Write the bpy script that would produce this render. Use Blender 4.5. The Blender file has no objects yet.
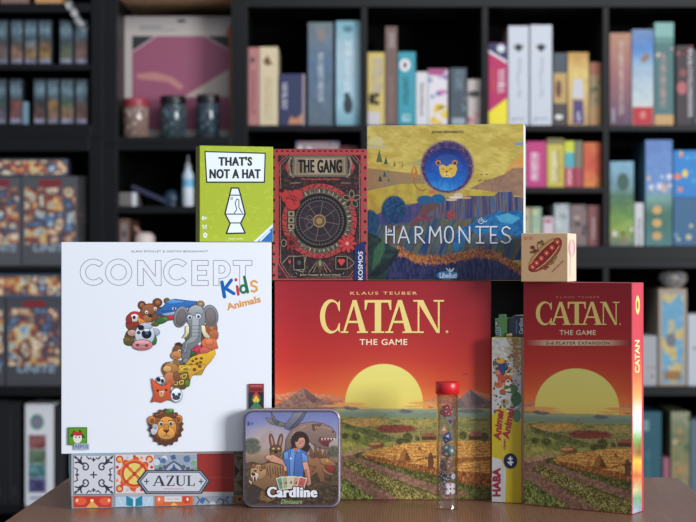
import bpy, bmesh, math, random
import numpy as np
from mathutils import Vector, Matrix

random.seed(7)
S = bpy.context.scene
COL = S.collection
FPX, CX, CY = 1628.0, 348.0, 261.0      # focal length in pixels, image centre
CAMY, TZ = -2.2, 0.75                   # camera depth, table-top height
EYE = TZ + 0.323
R = math.radians

def W(px, py, d):
    """world point at depth d from the camera"""
    return Vector(((px - CX) * d / FPX, d + CAMY, EYE - (py - CY) * d / FPX))

# ------------------------------------------------------------------ materials
def lin(c):
    c = np.asarray(c, dtype=float) / 255.0
    return np.where(c <= 0.04045, c / 12.92, ((c + 0.055) / 1.055) ** 2.4)

def new_mat(name):
    m = bpy.data.materials.new(name); m.use_nodes = True
    nt = m.node_tree
    return m, nt, nt.nodes['Principled BSDF']

def flat_mat(name, rgb, rough=0.5, metal=0.0, spec=0.5, bump=0.0, scale=400):
    m, nt, p = new_mat(name)
    p.inputs['Roughness'].default_value = rough
    p.inputs['Metallic'].default_value = metal
    p.inputs['Specular IOR Level'].default_value = spec
    no = nt.nodes.new('ShaderNodeTexNoise'); no.inputs['Scale'].default_value = scale * 0.1
    no.inputs['Detail'].default_value = 4
    tc = nt.nodes.new('ShaderNodeTexCoord'); nt.links.new(tc.outputs['Object'], no.inputs['Vector'])
    mx = nt.nodes.new('ShaderNodeMix'); mx.data_type = 'RGBA'
    l = lin(rgb)
    mx.inputs[6].default_value = (*[v * 0.92 for v in l], 1); mx.inputs[7].default_value = (*[min(1, v * 1.08) for v in l], 1)
    nt.links.new(no.outputs['Fac'], mx.inputs[0]); nt.links.new(mx.outputs[2], p.inputs['Base Color'])
    if bump:
        n2 = nt.nodes.new('ShaderNodeTexNoise'); n2.inputs['Scale'].default_value = scale
        nt.links.new(tc.outputs['Object'], n2.inputs['Vector'])
        b = nt.nodes.new('ShaderNodeBump'); b.inputs['Strength'].default_value = bump; b.inputs['Distance'].default_value = 0.001
        nt.links.new(n2.outputs['Fac'], b.inputs['Height']); nt.links.new(b.outputs['Normal'], p.inputs['Normal'])
    return m

def print_mat(name, rough, spec):
    """printed card: ink colour stored on the mesh, fine linen grain"""
    m, nt, p = new_mat(name)
    at = nt.nodes.new('ShaderNodeAttribute'); at.attribute_name = 'ink'
    tc = nt.nodes.new('ShaderNodeTexCoord')
    no = nt.nodes.new('ShaderNodeTexNoise'); no.inputs['Scale'].default_value = 900; no.inputs['Detail'].default_value = 3
    nt.links.new(tc.outputs['Object'], no.inputs['Vector'])
    mr = nt.nodes.new('ShaderNodeMapRange'); mr.inputs['To Min'].default_value = 0.93; mr.inputs['To Max'].default_value = 1.07
    nt.links.new(no.outputs['Fac'], mr.inputs['Value'])
    mm = nt.nodes.new('ShaderNodeVectorMath'); mm.operation = 'SCALE'
    nt.links.new(at.outputs['Color'], mm.inputs[0]); nt.links.new(mr.outputs['Result'], mm.inputs['Scale'])
    nt.links.new(mm.outputs[0], p.inputs['Base Color'])
    p.inputs['Roughness'].default_value = rough; p.inputs['Specular IOR Level'].default_value = spec
    b = nt.nodes.new('ShaderNodeBump'); b.inputs['Strength'].default_value = 0.08; b.inputs['Distance'].default_value = 0.0004
    nt.links.new(no.outputs['Fac'], b.inputs['Height']); nt.links.new(b.outputs['Normal'], p.inputs['Normal'])
    return m

M_PRINT = print_mat('printed_card', 0.42, 0.35)
M_SPINE = print_mat('printed_spine', 0.5, 0.3)
M_TIN = print_mat('printed_tin', 0.27, 0.6)
M_KRAFT = flat_mat('card_white', (225, 224, 222), 0.6)
M_BLACK = flat_mat('black_brown_laminate', (15, 15, 18), 0.42, spec=0.22)
M_BACK = flat_mat('black_backing', (9, 9, 10), 0.8, spec=0.1)

def wood_mat(name, c0, c1, rough, scale=(95, 3.2, 1), bump=0.1):
    m, nt, p = new_mat(name)
    tc = nt.nodes.new('ShaderNodeTexCoord'); mp = nt.nodes.new('ShaderNodeMapping')
    mp.inputs['Scale'].default_value = scale
    nt.links.new(tc.outputs['Object'], mp.inputs['Vector'])
    # slow sideways drift so that the grain lines wander
    dn = nt.nodes.new('ShaderNodeTexNoise'); dn.inputs['Scale'].default_value = 5; dn.inputs['Detail'].default_value = 1
    nt.links.new(tc.outputs['Object'], dn.inputs['Vector'])
    sc = nt.nodes.new('ShaderNodeVectorMath'); sc.operation = 'SCALE'; sc.inputs['Scale'].default_value = 3.2
    nt.links.new(dn.outputs['Color'], sc.inputs[0])
    ad = nt.nodes.new('ShaderNodeVectorMath'); ad.operation = 'ADD'
    nt.links.new(mp.outputs[0], ad.inputs[0]); nt.links.new(sc.outputs[0], ad.inputs[1])
    wv = nt.nodes.new('ShaderNodeTexWave'); wv.inputs['Scale'].default_value = 0.75; wv.inputs['Distortion'].default_value = 2.0
    wv.inputs['Detail'].default_value = 3
    nt.links.new(ad.outputs[0], wv.inputs['Vector'])
    no = nt.nodes.new('ShaderNodeTexNoise'); no.inputs['Scale'].default_value = 2.5; no.inputs['Detail'].default_value = 6
    nt.links.new(ad.outputs[0], no.inputs['Vector'])
    mth = nt.nodes.new('ShaderNodeMath'); mth.operation = 'MULTIPLY_ADD'; mth.inputs[1].default_value = 0.45
    nt.links.new(wv.outputs['Fac'], mth.inputs[0])
    m2 = nt.nodes.new('ShaderNodeMath'); m2.operation = 'MULTIPLY'; m2.inputs[1].default_value = 0.55
    nt.links.new(no.outputs['Fac'], m2.inputs[0]); nt.links.new(m2.outputs[0], mth.inputs[2])
    cr = nt.nodes.new('ShaderNodeValToRGB')
    cr.color_ramp.elements[0].position = 0.25; cr.color_ramp.elements[1].position = 0.75
    cr.color_ramp.elements[0].color = (*lin(c0), 1); cr.color_ramp.elements[1].color = (*lin(c1), 1)
    nt.links.new(mth.outputs[0], cr.inputs['Fac']); nt.links.new(cr.outputs['Color'], p.inputs['Base Color'])
    p.inputs['Roughness'].default_value = rough
    b = nt.nodes.new('ShaderNodeBump'); b.inputs['Strength'].default_value = bump; b.inputs['Distance'].default_value = 0.001
    nt.links.new(mth.outputs[0], b.inputs['Height']); nt.links.new(b.outputs['Normal'], p.inputs['Normal'])
    return m

M_TABLE = wood_mat('walnut_laminate', (104, 72, 54), (158, 114, 90), 0.3, (120, 2.2, 1))
M_LEG = wood_mat('walnut_leg', (70, 48, 40), (100, 70, 58), 0.45, (1, 1, 60))
M_PINE = wood_mat('pine_board', (225, 185, 140), (245, 212, 170), 0.5, (4, 60, 60))
M_FLOOR = wood_mat('floor_boards', (80, 62, 50), (120, 95, 78), 0.5, (1.2, 14, 1))
M_WALL = flat_mat('wall_paint', (150, 150, 152), 0.9, spec=0.1, bump=0.1)
M_RED = flat_mat('red_plastic', (205, 22, 34), 0.35, spec=0.5)
M_CHROME = flat_mat('bare_metal_edge', (190, 185, 190), 0.3, metal=0.9)

def clear_mat(name, rough=0.03, tint=(1, 1, 1)):
    """thin clear plastic: straight-through transparency with Fresnel gloss"""
    m, nt, p = new_mat(name); nt.nodes.remove(p)
    out = [n for n in nt.nodes if n.type == 'OUTPUT_MATERIAL'][0]
    tr = nt.nodes.new('ShaderNodeBsdfTransparent'); tr.inputs['Color'].default_value = (*[v * .985 for v in tint], 1)
    gl = nt.nodes.new('ShaderNodeBsdfGlossy'); gl.inputs['Roughness'].default_value = rough
    lw = nt.nodes.new('ShaderNodeLayerWeight'); lw.inputs['Blend'].default_value = 0.5
    mr = nt.nodes.new('ShaderNodeMapRange'); mr.inputs['To Min'].default_value = 0.06; mr.inputs['To Max'].default_value = 0.95
    mx = nt.nodes.new('ShaderNodeMixShader')
    pw = nt.nodes.new('ShaderNodeMath'); pw.operation = 'POWER'; pw.inputs[1].default_value = 2.4
    nt.links.new(lw.outputs['Facing'], pw.inputs[0]); nt.links.new(pw.outputs[0], mr.inputs['Value']); nt.links.new(mr.outputs['Result'], mx.inputs[0])
    nt.links.new(tr.outputs[0], mx.inputs[1]); nt.links.new(gl.outputs[0], mx.inputs[2]); nt.links.new(mx.outputs[0], out.inputs['Surface'])
    return m
M_CLEAR = clear_mat('clear_plastic', 0.09)

# ------------------------------------------------------------------ objects
def tag(o, label=None, cat=None, group=None, kind=None):
    if label: o['label'] = label
    if cat: o['category'] = cat
    if group: o['group'] = group
    if kind: o['kind'] = kind
    return o

def empty(name, loc, rz, label, cat, group=None):
    o = bpy.data.objects.new(name, None); COL.objects.link(o)
    o.empty_display_size = 0.02
    o.location = loc; o.rotation_euler = (0, 0, rz)
    return tag(o, label, cat, group)

def mesh_obj(name, me, parent=None):
    o = bpy.data.objects.new(name, me); COL.objects.link(o)
    if parent: o.parent = parent
    return o

def bm_obj(name, bm, mat, parent=None, smooth=False):
    me = bpy.data.meshes.new(name); bm.to_mesh(me); bm.free()
    mats = mat if isinstance(mat, (list, tuple)) else [mat]
    for m in mats: me.materials.append(m)
    if smooth:
        for f in me.polygons: f.use_smooth = True
    return mesh_obj(name, me, parent)

def add_box(bm, x0, x1, y0, y1, z0, z1, bev=0.0, seg=2):
    t = bmesh.new()
    bmesh.ops.create_cube(t, size=1)
    for v in t.verts:
        v.co = Vector((x0 + (v.co.x + .5) * (x1 - x0), y0 + (v.co.y + .5) * (y1 - y0), z0 + (v.co.z + .5) * (z1 - z0)))
    if bev > 0:
        bmesh.ops.bevel(t, geom=list(t.edges), offset=bev, segments=seg, profile=0.5, affect='EDGES')
    me = bpy.data.meshes.new('tmp'); t.to_mesh(me); t.free()
    bm.from_mesh(me); bpy.data.meshes.remove(me)

def box_obj(name, x0, x1, y0, y1, z0, z1, mat, parent=None, bev=0.001):
    bm = bmesh.new(); add_box(bm, x0, x1, y0, y1, z0, z1, bev)
    return bm_obj(name, bm, mat, parent)

def lathe(bm, prof, cx=0, cy=0, n=40):
    """prof: list of (r, z); closed at axis where r == 0"""
    rings = []
    for r, z in prof:
        if r <= 1e-6: rings.append([bm.verts.new((cx, cy, z))])
        else: rings.append([bm.verts.new((cx + r * math.cos(2 * math.pi * k / n), cy + r * math.sin(2 * math.pi * k / n), z)) for k in range(n)])
    for a, b in zip(rings, rings[1:]):
        for k in range(n):
            q = (k + 1) % n
            if len(a) == 1 and len(b) == 1: continue
            if len(a) == 1: bm.faces.new((a[0], b[k], b[q]))
            elif len(b) == 1: bm.faces.new((a[k], a[q], b[0]))
            else: bm.faces.new((a[k], a[q], b[q], b[k]))

# ------------------------------------------------------------------ noise + raster painting (numpy)
def vnoise(X, Y, seed=0):
    rng = np.random.RandomState(seed); T = rng.rand(256, 256)
    xi = np.floor(X).astype(int); yi = np.floor(Y).astype(int)
    fx = X - xi; fy = Y - yi
    fx = fx * fx * (3 - 2 * fx); fy = fy * fy * (3 - 2 * fy)
    g = lambda a, b: T[a % 256, b % 256]
    return (g(xi, yi) * (1 - fx) + g(xi + 1, yi) * fx) * (1 - fy) + (g(xi, yi + 1) * (1 - fx) + g(xi + 1, yi + 1) * fx) * fy

def fbm(X, Y, seed=0, oct=4):
    s = 0; a = 0.5; t = 0
    for k in range(oct):
        s = s + a * vnoise(X * 2 ** k, Y * 2 ** k, seed + k); t += a; a *= 0.55
    return s / t

def ramp(t, stops):
    xs = [s[0] for s in stops]
    return np.stack([np.interp(t, xs, [s[1][k] for s in stops]) for k in range(3)], -1)

class Raster:
    def __init__(s, X, Y, C): s.X, s.Y, s.C = X, Y, C
    def mix(s, m, col):
        col = np.asarray(col, dtype=float)
        s.C = s.C * (1 - m[..., None]) + col * m[..., None]
    def mask(s, pts, wob=0, ws=6, seed=0):
        X, Y = s.X, s.Y
        if wob:
            X = X + (fbm(s.X / ws, s.Y / ws, seed) - .5) * 2 * wob; Y = Y + (fbm(s.X / ws + 40, s.Y / ws, seed + 9) - .5) * 2 * wob
        ins = np.zeros(X.shape, bool)
        n = len(pts)
        for i in range(n):
            x1, y1 = pts[i]; x2, y2 = pts[(i + 1) % n]
            if y1 == y2: continue
            c = ((y1 > Y) != (y2 > Y)) & (X < (x2 - x1) * (Y - y1) / (y2 - y1) + x1)
            ins ^= c
        return ins.astype(float)
    def poly(s, pts, col, var=0, ns=3, wob=0, seed=1, col2=None, a=1, sx=1):
        m = s.mask(pts, wob, seed=seed) * a
        s.mix(m, s.tex(col, var, ns, seed, col2, sx))
    def tex(s, col, var, ns, seed, col2, sx=1):
        n = fbm(s.X / ns * sx, s.Y / ns, seed)[..., None]
        c = np.asarray(col, float)
        if col2 is not None:
            t = np.clip((n - .5) * 3 + .5, 0, 1)
            return c * (1 - t) + np.asarray(col2, float) * t
        return c + (n - .5) * 2 * var
    def ell(s, cx, cy, rx, ry, col, var=0, ns=2, soft=0.15, seed=2, col2=None, a=1):
        d = np.sqrt(((s.X - cx) / rx) ** 2 + ((s.Y - cy) / ry) ** 2)
        m = np.clip((1 - d) / soft + .5, 0, 1) * a
        s.mix(m, s.tex(col, var, ns, seed, col2))

# ------------------------------------------------------------------ printed boxes
EPS = 7e-6

class Print:
    """collects coloured polygons lying on faces of a box; local frame x right, y back, z up"""
    def __init__(s, loc, rz, w, d, h):
        s.loc, s.rz, s.w, s.d, s.h = Vector(loc), rz, w, d, h
        s.v, s.f, s.c = [], [], []
        s.lev = 0; s.face = 'front'; s.T = (0, 0, 1)
        s.inv = Matrix.Rotation(-rz, 3, 'Z'); s.ofs = 0.0
        s.clip = True; s.sub = 0.0; s.ink = None; s.tone = 0.0; s.sat = 1.0; s.gain = 1.0
    def mute(s, c):
        c = np.asarray(c, float); g = (c @ np.array((.3, .55, .15)))[..., None] if c.ndim > 1 else c @ np.array((.3, .55, .15))
        return np.clip((g + (c - g) * s.sat) * s.gain, 0, 255)
    def crop(s, ox=0, oy=0, k=1): s.T = (ox, oy, k); return s
    def px(s, x, y):
        ox, oy, k = s.T
        return x / k + ox, y / k + oy
    def loc2(s, x, y):
        """photo pixel -> in-plane coordinates on the current face"""
        x, y = s.px(x, y)
        o = s.inv @ (Vector((0, CAMY, EYE)) - s.loc)
        r = s.inv @ Vector(((x - CX) / FPX, 1, -(y - CY) / FPX))
        if s.face == 'front': t = -o.y / r.y; p = o + r * t; a, b = p.x, p.z; L = s.w
        elif s.face == 'right': t = (s.w - o.x) / r.x; p = o + r * t; a, b = p.y, p.z; L = s.d
        else: t = -o.x / r.x; p = o + r * t; a, b = p.y, p.z; L = s.d
        if s.clip:
            m = 0.0007
            a = min(max(a, m), L - m); b = min(max(b, m), s.h - m)
        return a, b
    def to3(s, a, b, off):
        if s.face == 'front': return (a, -off, b)
        if s.face == 'right': return (s.w + off, a, b)
        return (-off, a, b)
    def add(s, pts2, col, cols=None):
        if cols is None and s.tone:
            ys = [q[1] for q in pts2]; lo, hi = min(ys), max(ys); c = np.asarray(col, float)
            cols = [np.clip(c * (1 + s.tone * ((y - lo) / (hi - lo + 1e-9) * 2 - 1)), 0, 255) for y in ys]
        i = len(s.v); off = s.ofs + EPS * (s.lev + 1) + s.sub
        s.v += [s.to3(a, b, off) for a, b in pts2]
        s.f.append(list(range(i, i + len(pts2))))
        l = (*lin(s.mute(col)), 1) if cols is None else None
        s.c.append([l] * len(pts2) if cols is None else [(*lin(s.mute(c)), 1) for c in cols])
    def up(s): s.lev += 1
    def poly(s, pts, col, keep=False):
        if s.ink and not keep:
            xs = [q[0] for q in pts]; ys = [q[1] for q in pts]; ext = min(max(xs) - min(xs), max(ys) - min(ys))
            if ext > 9:
                k = s.ink; s.ink = None; t = s.tone; s.tone = 0
                s.stroke(pts, 4.6 if ext > 24 else 3, tuple(v * k for v in col), closed=True, cap=False)
                s.ink = k; s.tone = t
        s.add([s.loc2(*p) for p in pts], col)
        if not keep: s.up()
    def rect(s, x0, y0, x1, y1, col, keep=False): s.poly([(x0, y0), (x1, y0), (x1, y1), (x0, y1)], col, keep)
    def ell(s, cx, cy, rx, ry, col, rot=0, keep=False, n=28, a0=0, a1=360):
        c, q = math.cos(R(rot)), math.sin(R(rot)); P = []
        for k in range(n):
            t = R(a0 + (a1 - a0) * k / (n - (0 if a1 - a0 == 360 else 1)))
            x, y = rx * math.cos(t), ry * math.sin(t)
            P.append((cx + x * c - y * q, cy + x * q + y * c))
        s.poly(P, col, keep)
    def stroke(s, pts, wd, col, closed=False, keep=False, cap=True):
        if closed: pts = list(pts) + [pts[0]]
        h = wd / 2
        for i_, ((x1, y1), (x2, y2)) in enumerate(zip(pts, pts[1:])):
            s.sub = 2e-6 * (i_ % 2)
            L = math.hypot(x2 - x1, y2 - y1)
            if L < 1e-6: continue
            nx, ny = -(y2 - y1) / L * h, (x2 - x1) / L * h
            s.poly([(x1 + nx, y1 + ny), (x2 + nx, y2 + ny), (x2 - nx, y2 - ny), (x1 - nx, y1 - ny)], col, True)
        s.sub = 4e-6
        if cap:
            for x, y in pts: s.ell(x, y, h, h, col, keep=True, n=8)
        s.sub = 0.0
        if not keep: s.up()
    def arc(s, cx, cy, rx, ry, a0, a1, wd, col, keep=False, n=22, rot=0):
        c, q = math.cos(R(rot)), math.sin(R(rot)); P = []
        for k in range(n + 1):
            t = R(a0 + (a1 - a0) * k / n); x, y = rx * math.cos(t), ry * math.sin(t)
            P.append((cx + x * c - y * q, cy + x * q + y * c))
        s.stroke(P, wd, col, keep=keep, cap=False)
    def text(s, txt, x0, y0, x1, y1, col, bold=0.0, rot=0, keep=False, sp=1.0, shear=0.0, fat=0.0):
        """fit txt into the pixel box centred there, rotated rot degrees (90 reads upwards)"""
        if fat:
            for k, o_ in enumerate((-fat, -fat / 3, fat / 3, fat)):
                s.text(txt, x0 + o_, y0, x1 + o_, y1, col, bold, rot, True, sp, shear); s.sub = 1.2e-6 * (k + 1)
            s.sub = 0.0; s.up(); return
        vs, fs = glyphs(txt, bold, sp, shear)
        xs = [v[0] for v in vs]; ys = [v[1] for v in vs]
        ax, bx, ay, by = min(xs), max(xs), min(ys), max(ys)
        cx, cy = (x0 + x1) / 2, (y0 + y1) / 2
        w, h = abs(x1 - x0), abs(y1 - y0)
        c, q = math.cos(R(rot)), math.sin(R(rot))
        P = []
        for vx, vy in vs:
            u = ((vx - ax) / (bx - ax) - .5) * w; v = ((vy - ay) / (by - ay) - .5) * h
            P.append(s.loc2(cx + u * c - v * q, cy - (u * q + v * c)))
        for f in fs: s.add([P[k] for k in f], col)
        if not keep: s.up()
    def grid(s, x0, y0, x1, y1, fn, step=0.5):
        """raster-like print: colour per vertex from fn(X, Y) in photo pixels"""
        nx = max(2, int((x1 - x0) / step)); ny = max(2, int((y1 - y0) / step))
        X, Y = np.meshgrid(np.linspace(x0, x1, nx + 1), np.linspace(y0, y1, ny + 1))
        C = lin(np.clip(s.mute(fn(X, Y).reshape(-1, 3)).reshape(*X.shape, 3), 0, 255))
        base = len(s.v); off = s.ofs + EPS * (s.lev + 1)
        # plane homography is near-linear: sample every vertex exactly
        for j in range(ny + 1):
            for i in range(nx + 1):
                a, b = s.loc2(X[j, i], Y[j, i]); s.v.append(s.to3(a, b, off))
        for j in range(ny):
            for i in range(nx):
                k = j * (nx + 1) + i
                s.f.append([base + k, base + k + 1, base + k + nx + 2, base + k + nx + 1])
                s.c.append([(*C[j, i], 1), (*C[j, i + 1], 1), (*C[j + 1, i + 1], 1), (*C[j + 1, i], 1)])
        s.up()
    def body(s, colfn, y0=0, y1=None, z0=0, z1=None, x0=0, x1=None, bev=0.0008):
        """the card box itself; colfn(normal) gives its paper colour"""
        bm = bmesh.new()
        add_box(bm, x0, s.w if x1 is None else x1, y0, s.d if y1 is None else y1, z0, s.h if z1 is None else z1, bev, 2)
        i = len(s.v)
        bm.verts.ensure_lookup_table()
        s.v += [tuple(v.co) for v in bm.verts]
        for f in bm.faces:
            s.f.append([i + v.index for v in f.verts]); s.c.append([(*lin(s.mute(colfn(f.normal))), 1)] * len(f.verts))
        bm.free()
    def build(s, name, mat, parent=None):
        me = bpy.data.meshes.new(name); me.from_pydata(s.v, [], s.f)
        ca = me.color_attributes.new('ink', 'FLOAT_COLOR', 'CORNER')
        flat = np.array([c for f in s.c for c in f], dtype=np.float32).ravel()
        ca.data.foreach_set('color', flat)
        me.materials.append(mat); me.update()
        o = mesh_obj(name, me, parent)
        if parent is None: o.location = s.loc; o.rotation_euler = (0, 0, s.rz)
        s.v, s.f, s.c = [], [], []
        return o

_g = {}
def glyphs(txt, bold, sp, shear):
    key = (txt, bold, sp, shear)
    if key in _g: return _g[key]
    cu = bpy.data.curves.new('t', 'FONT'); cu.body = txt; cu.size = 1; cu.offset = bold; cu.resolution_u = 3
    cu.space_character = sp; cu.shear = shear
    o = bpy.data.objects.new('t', cu); COL.objects.link(o)
    dg = bpy.context.evaluated_depsgraph_get(); dg.update()
    me = o.evaluated_get(dg).to_mesh()
    vs = [(v.co.x, v.co.y) for v in me.vertices]
    fs = [list(p.vertices) for p in me.polygons if p.normal.z > 0] or [list(p.vertices) for p in me.polygons]
    o.evaluated_get(dg).to_mesh_clear()
    bpy.data.objects.remove(o); bpy.data.curves.remove(cu)
    _g[key] = (vs, fs)
    return _g[key]

def solid(c): return lambda n: c

# serif capitals as polygons in a unit box, y up
def serif(ch):
    P = []
    if ch == 'A':
        P += [[(.44, 1), (.58, 1), (.93, .04), (.70, .04)], [(.44, 1), (.50, .86), (.17, .04), (.09, .04)],
              [(.22, .30), (.72, .30), (.70, .37), (.24, .37)], [(0, 0), (.28, 0), (.28, .05), (0, .05)], [(.60, 0), (1, 0), (1, .05), (.60, .05)]]
    if ch == 'T':
        P += [[(.38, 0), (.62, 0), (.62, 1), (.38, 1)], [(.0, .92), (1, .92), (1, 1), (0, 1)], [(0, .70), (.05, .70), (.12, .93), (0, .93)],
              [(1, .70), (.95, .70), (.88, .93), (1, .93)], [(.26, 0), (.74, 0), (.74, .05), (.26, .05)]]
    if ch == 'N':
        P += [[(.14, 0), (.20, 0), (.20, .95), (.14, .95)], [(.80, 0), (.86, 0), (.86, 1), (.80, 1)], [(.10, 1), (.32, 1), (.86, .0), (.76, 0)],
              [(0, 0), (.34, 0), (.34, .05), (0, .05)], [(.66, .95), (1, .95), (1, 1), (.66, 1)], [(0, .95), (.3, .95), (.3, 1), (0, 1)]]
    if ch == 'C':
        ou, inn = [], []
        for k in range(25):
            t = R(42 + (318 - 42) * k / 24)
            ou.append((.52 + .52 * math.cos(t), .5 + .52 * math.sin(t))); inn.append((.60 + .36 * math.cos(t), .5 + .44 * math.sin(t)))
        for k in range(24): P.append([ou[k], ou[k + 1], inn[k + 1], inn[k]])
        P += [[(.95, .99), (.95, .66), (.90, .66), (.80, .88)], [(.95, .01), (.95, .30), (.90, .30), (.80, .12)]]
    if ch == 'Z':
        P += [[(.66, .93), (.92, .93), (.30, .07), (.04, .07)], [(.06, .93), (.92, .93), (.92, 1), (.06, 1)], [(.04, 0), (.96, 0), (.96, .07), (.04, .07)],
              [(.06, .74), (.11, .74), (.16, .94), (.06, .94)], [(.96, .28), (.91, .28), (.84, .06), (.96, .06)]]
    if ch == 'U':
        P += [[(.12, .3), (.32, .3), (.32, 1), (.12, 1)], [(.78, .3), (.86, .3), (.86, 1), (.78, 1)], [(0, .95), (.44, .95), (.44, 1), (0, 1)], [(.66, .95), (1, .95), (1, 1), (.66, 1)]]
        for k in range(12):
            t0, t1 = R(180 + 15 * k), R(195 + 15 * k)
            P.append([(.49 + .37 * math.cos(t0), .32 + .33 * math.sin(t0)), (.49 + .37 * math.cos(t1), .32 + .33 * math.sin(t1)),
                      (.55 + .23 * math.cos(t1), .32 + .25 * math.sin(t1)), (.55 + .23 * math.cos(t0), .32 + .25 * math.sin(t0))])
    if ch == 'L':
        P += [[(.16, 0), (.38, 0), (.38, 1), (.16, 1)], [(0, 0), (.95, 0), (.95, .06), (0, .06)], [(0, .95), (.54, .95), (.54, 1), (0, 1)], [(.95, .30), (.90, .30), (.80, .05), (.95, .05)]]
    return P

def serif_word(pr, letters, y0, y1, col):
    for ch, x0, x1 in letters:
        for poly in serif(ch):
            pr.poly([(x0 + (x1 - x0) * u, y1 + (y0 - y1) * v) for u, v in poly], col, True)
            pr.sub += 1.5e-6
        pr.sub = 0.0; pr.up()

# ================================================================== SETTING
SD = 4.65                                   # depth of the bookcase fronts
def zx(y, d=SD): return EYE - (y - CY) * d / FPX
def xx(x, d=SD): return (x - CX) * d / FPX

def struct(name, *a, **k):
    o = box_obj(name, *a, **k); o['kind'] = 'structure'; return o
struct('floor', -3.2, 3.2, -3.2, 3.1, -0.05, 0, M_FLOOR, bev=0)
struct('wall_back', -3.2, 3.2, 3.0, 3.1, 0, 2.6, M_WALL, bev=0)
struct('wall_left', -3.3, -3.2, -3.2, 3.1, 0, 2.6, M_WALL, bev=0)
struct('baseboard_back', -3.2, 3.2, 2.985, 3.0, 0, 0.08, M_KRAFT, bev=0.002)

# ------------------------------------------------------------------ bookcases
BY0, BY1 = SD + CAMY, SD + CAMY + 0.36
def bookcase(label, x0, x1, y0, y1, cols, rows, posts, thick=14, tt=None, bt=None, rt=None, partial=()):
    """pixel rectangle at the front plane; rows = (yTop, yBottom) of shelf boards, cols = (x0, x1) of dividers"""
    X0, X1 = xx(x0), xx(x1); Z1, Z0 = zx(y0), (0 if y1 is None else zx(y1))
    r = empty('bookcase', ((X0 + X1) / 2, BY0, Z0), 0, label, 'bookcase')
    def P(name, a, b, c, d, z0, z1, m=M_BLACK):
        box_obj(name, a - r.location.x, b - r.location.x, c - BY0, d - BY0, z0 - Z0, z1 - Z0, m, r, 0.0012)
    t = thick / 350.1; tr = t if rt is None else rt / 350.1
    tt = t if tt is None else tt / 350.1; bt = t if bt is None else bt / 350.1
    P('side_panel', X0, X0 + t, BY0, BY1, Z0, Z1); P('side_panel', X1 - tr, X1, BY0, BY1, Z0, Z1)
    P('top_panel', X0 + t, X1 - tr, BY0, BY1, Z1 - tt, Z1); P('bottom_panel', X0 + t, X1 - tr, BY0, BY1, Z0, Z0 + bt)
    P('back_panel', X0, X1, BY1, BY1 + 0.008, Z0, Z1, M_BACK)
    xs = [X0 + t] + [v for c in cols for v in (xx(c[0]), xx(c[1]))] + [X1 - tr]
    for c in cols: P('divider', xx(c[0]), xx(c[1]), BY0 + .002, BY1, Z0 + bt, Z1 - tt)
    for ya, yb in rows:
        for k in range(0, len(xs), 2): P('shelf', xs[k], xs[k + 1], BY0 + .003, BY1, zx(yb), zx(ya))
    for (k, ya, yb) in partial: P('shelf', xs[2 * k], xs[2 * k + 1], BY0 + .004, BY1, zx(yb), zx(ya))
    return r

bookcase('tall black cube bookcase on the left holding comic boxes and black binders', -150, 103, 137, None, [(-60, -54)], [(266, 271), (387, 396), (508, 514)], 4)
bookcase('black top unit on the left with rows of small figure cases', -150, 103, -110, 137, [], [(3, 12), (64, 70), (124, 130)], 0, 12)
bookcase('narrow black bookcase below the pink poster with a bottle on its shelf', 103.3, 233, 144, None, [], [(206, 213), (266, 271), (387, 396), (508, 514)], 0, tt=6, rt=2)
bookcase('narrow black top unit framing the pink poster', 103.3, 233, -110, 143.8, [], [], 0, bt=7, rt=2)
bookcase('wide black cube bookcase on top, filled with tall colourful games', 233.3, 742, -7, 260, [(361, 367), (482, 488), (603, 609)], [(125, 131)], 0, partial=[(2, 187, 193)])
bookcase('wide black cube bookcase at the bottom right, mostly hidden behind the table', 233.3, 742, 260, None, [(361, 367), (482, 488), (603, 609)], [(387, 396), (508, 514)], 0, tt=8)
# pine board spanning the poster cell
o = box_obj('wooden_board', xx(117.6), xx(230.7), BY0 + 0.004, BY1 - .001, zx(-3), zx(-9), M_PINE)
tag(o, 'pale pine board spanning above the pink poster', 'board')

# ------------------------------------------------------------------ things on the shelves
def shelf_box(name, label, cat, x0, top, x1, base, col, art=None, rec=0.03, depth=0.24, group=None, side=None, bev=0.0015, mat=None, tilt=0):
    d = SD + rec
    X0 = xx(x0, d); w = xx(x1, d) - X0; Z0 = zx(base); h = zx(top, d) - Z0
    pr = Print((X0, d + CAMY, Z0 + 0.0005), 0, w, depth, h)
    pr.sat = .8; pr.gain = .93
    pr.body(solid(col) if side is None else (lambda n: col if n.y < -.5 else side), bev=bev)
    if art: art(pr, x0, top, x1, base)
    o = pr.build(name, mat or M_SPINE)
    return tag(o, label, cat, group)

def bands(*bs):
    """bs: (f0, f1, colour) horizontal bands as fractions from the top"""
    def fn(p, x0, y0, x1, y1):
        for f0, f1, c in bs: p.rect(x0, y0 + (y1 - y0) * f0, x1, y0 + (y1 - y0) * f1, c, True)
        p.up()
    return fn
def vtext(c, f0, f1, g0=.3, g1=.7, seed=1):
    """small upright lettering marks too blurred to read"""
    def fn(p, x0, y0, x1, y1):
        rd = random.Random(seed); H = y1 - y0; Wd = x1 - x0
        y = y0 + H * f0
        while y < y0 + H * f1:
            l = rd.uniform(1.6, 3.2); k = rd.choice((0, 1, 2))
            xa, xb = x0 + Wd * g0, x0 + Wd * g1
            if k == 0: p.rect(xa, y, xb, y + 1.0, c, True); p.rect(xa, y, xa + 1.3, y + l, c, True)
            elif k == 1: p.rect(xa, y, xb, y + 1.0, c, True); p.rect(xa, y + l - .7, xb, y + l, c, True)
            else: p.rect(xa, y + l / 2, xb, y + l / 2 + 1.1, c, True); p.rect(xb - 1.3, y, xb, y + l, c, True)
            y += l + 1.0
        p.up()
    return fn
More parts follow.
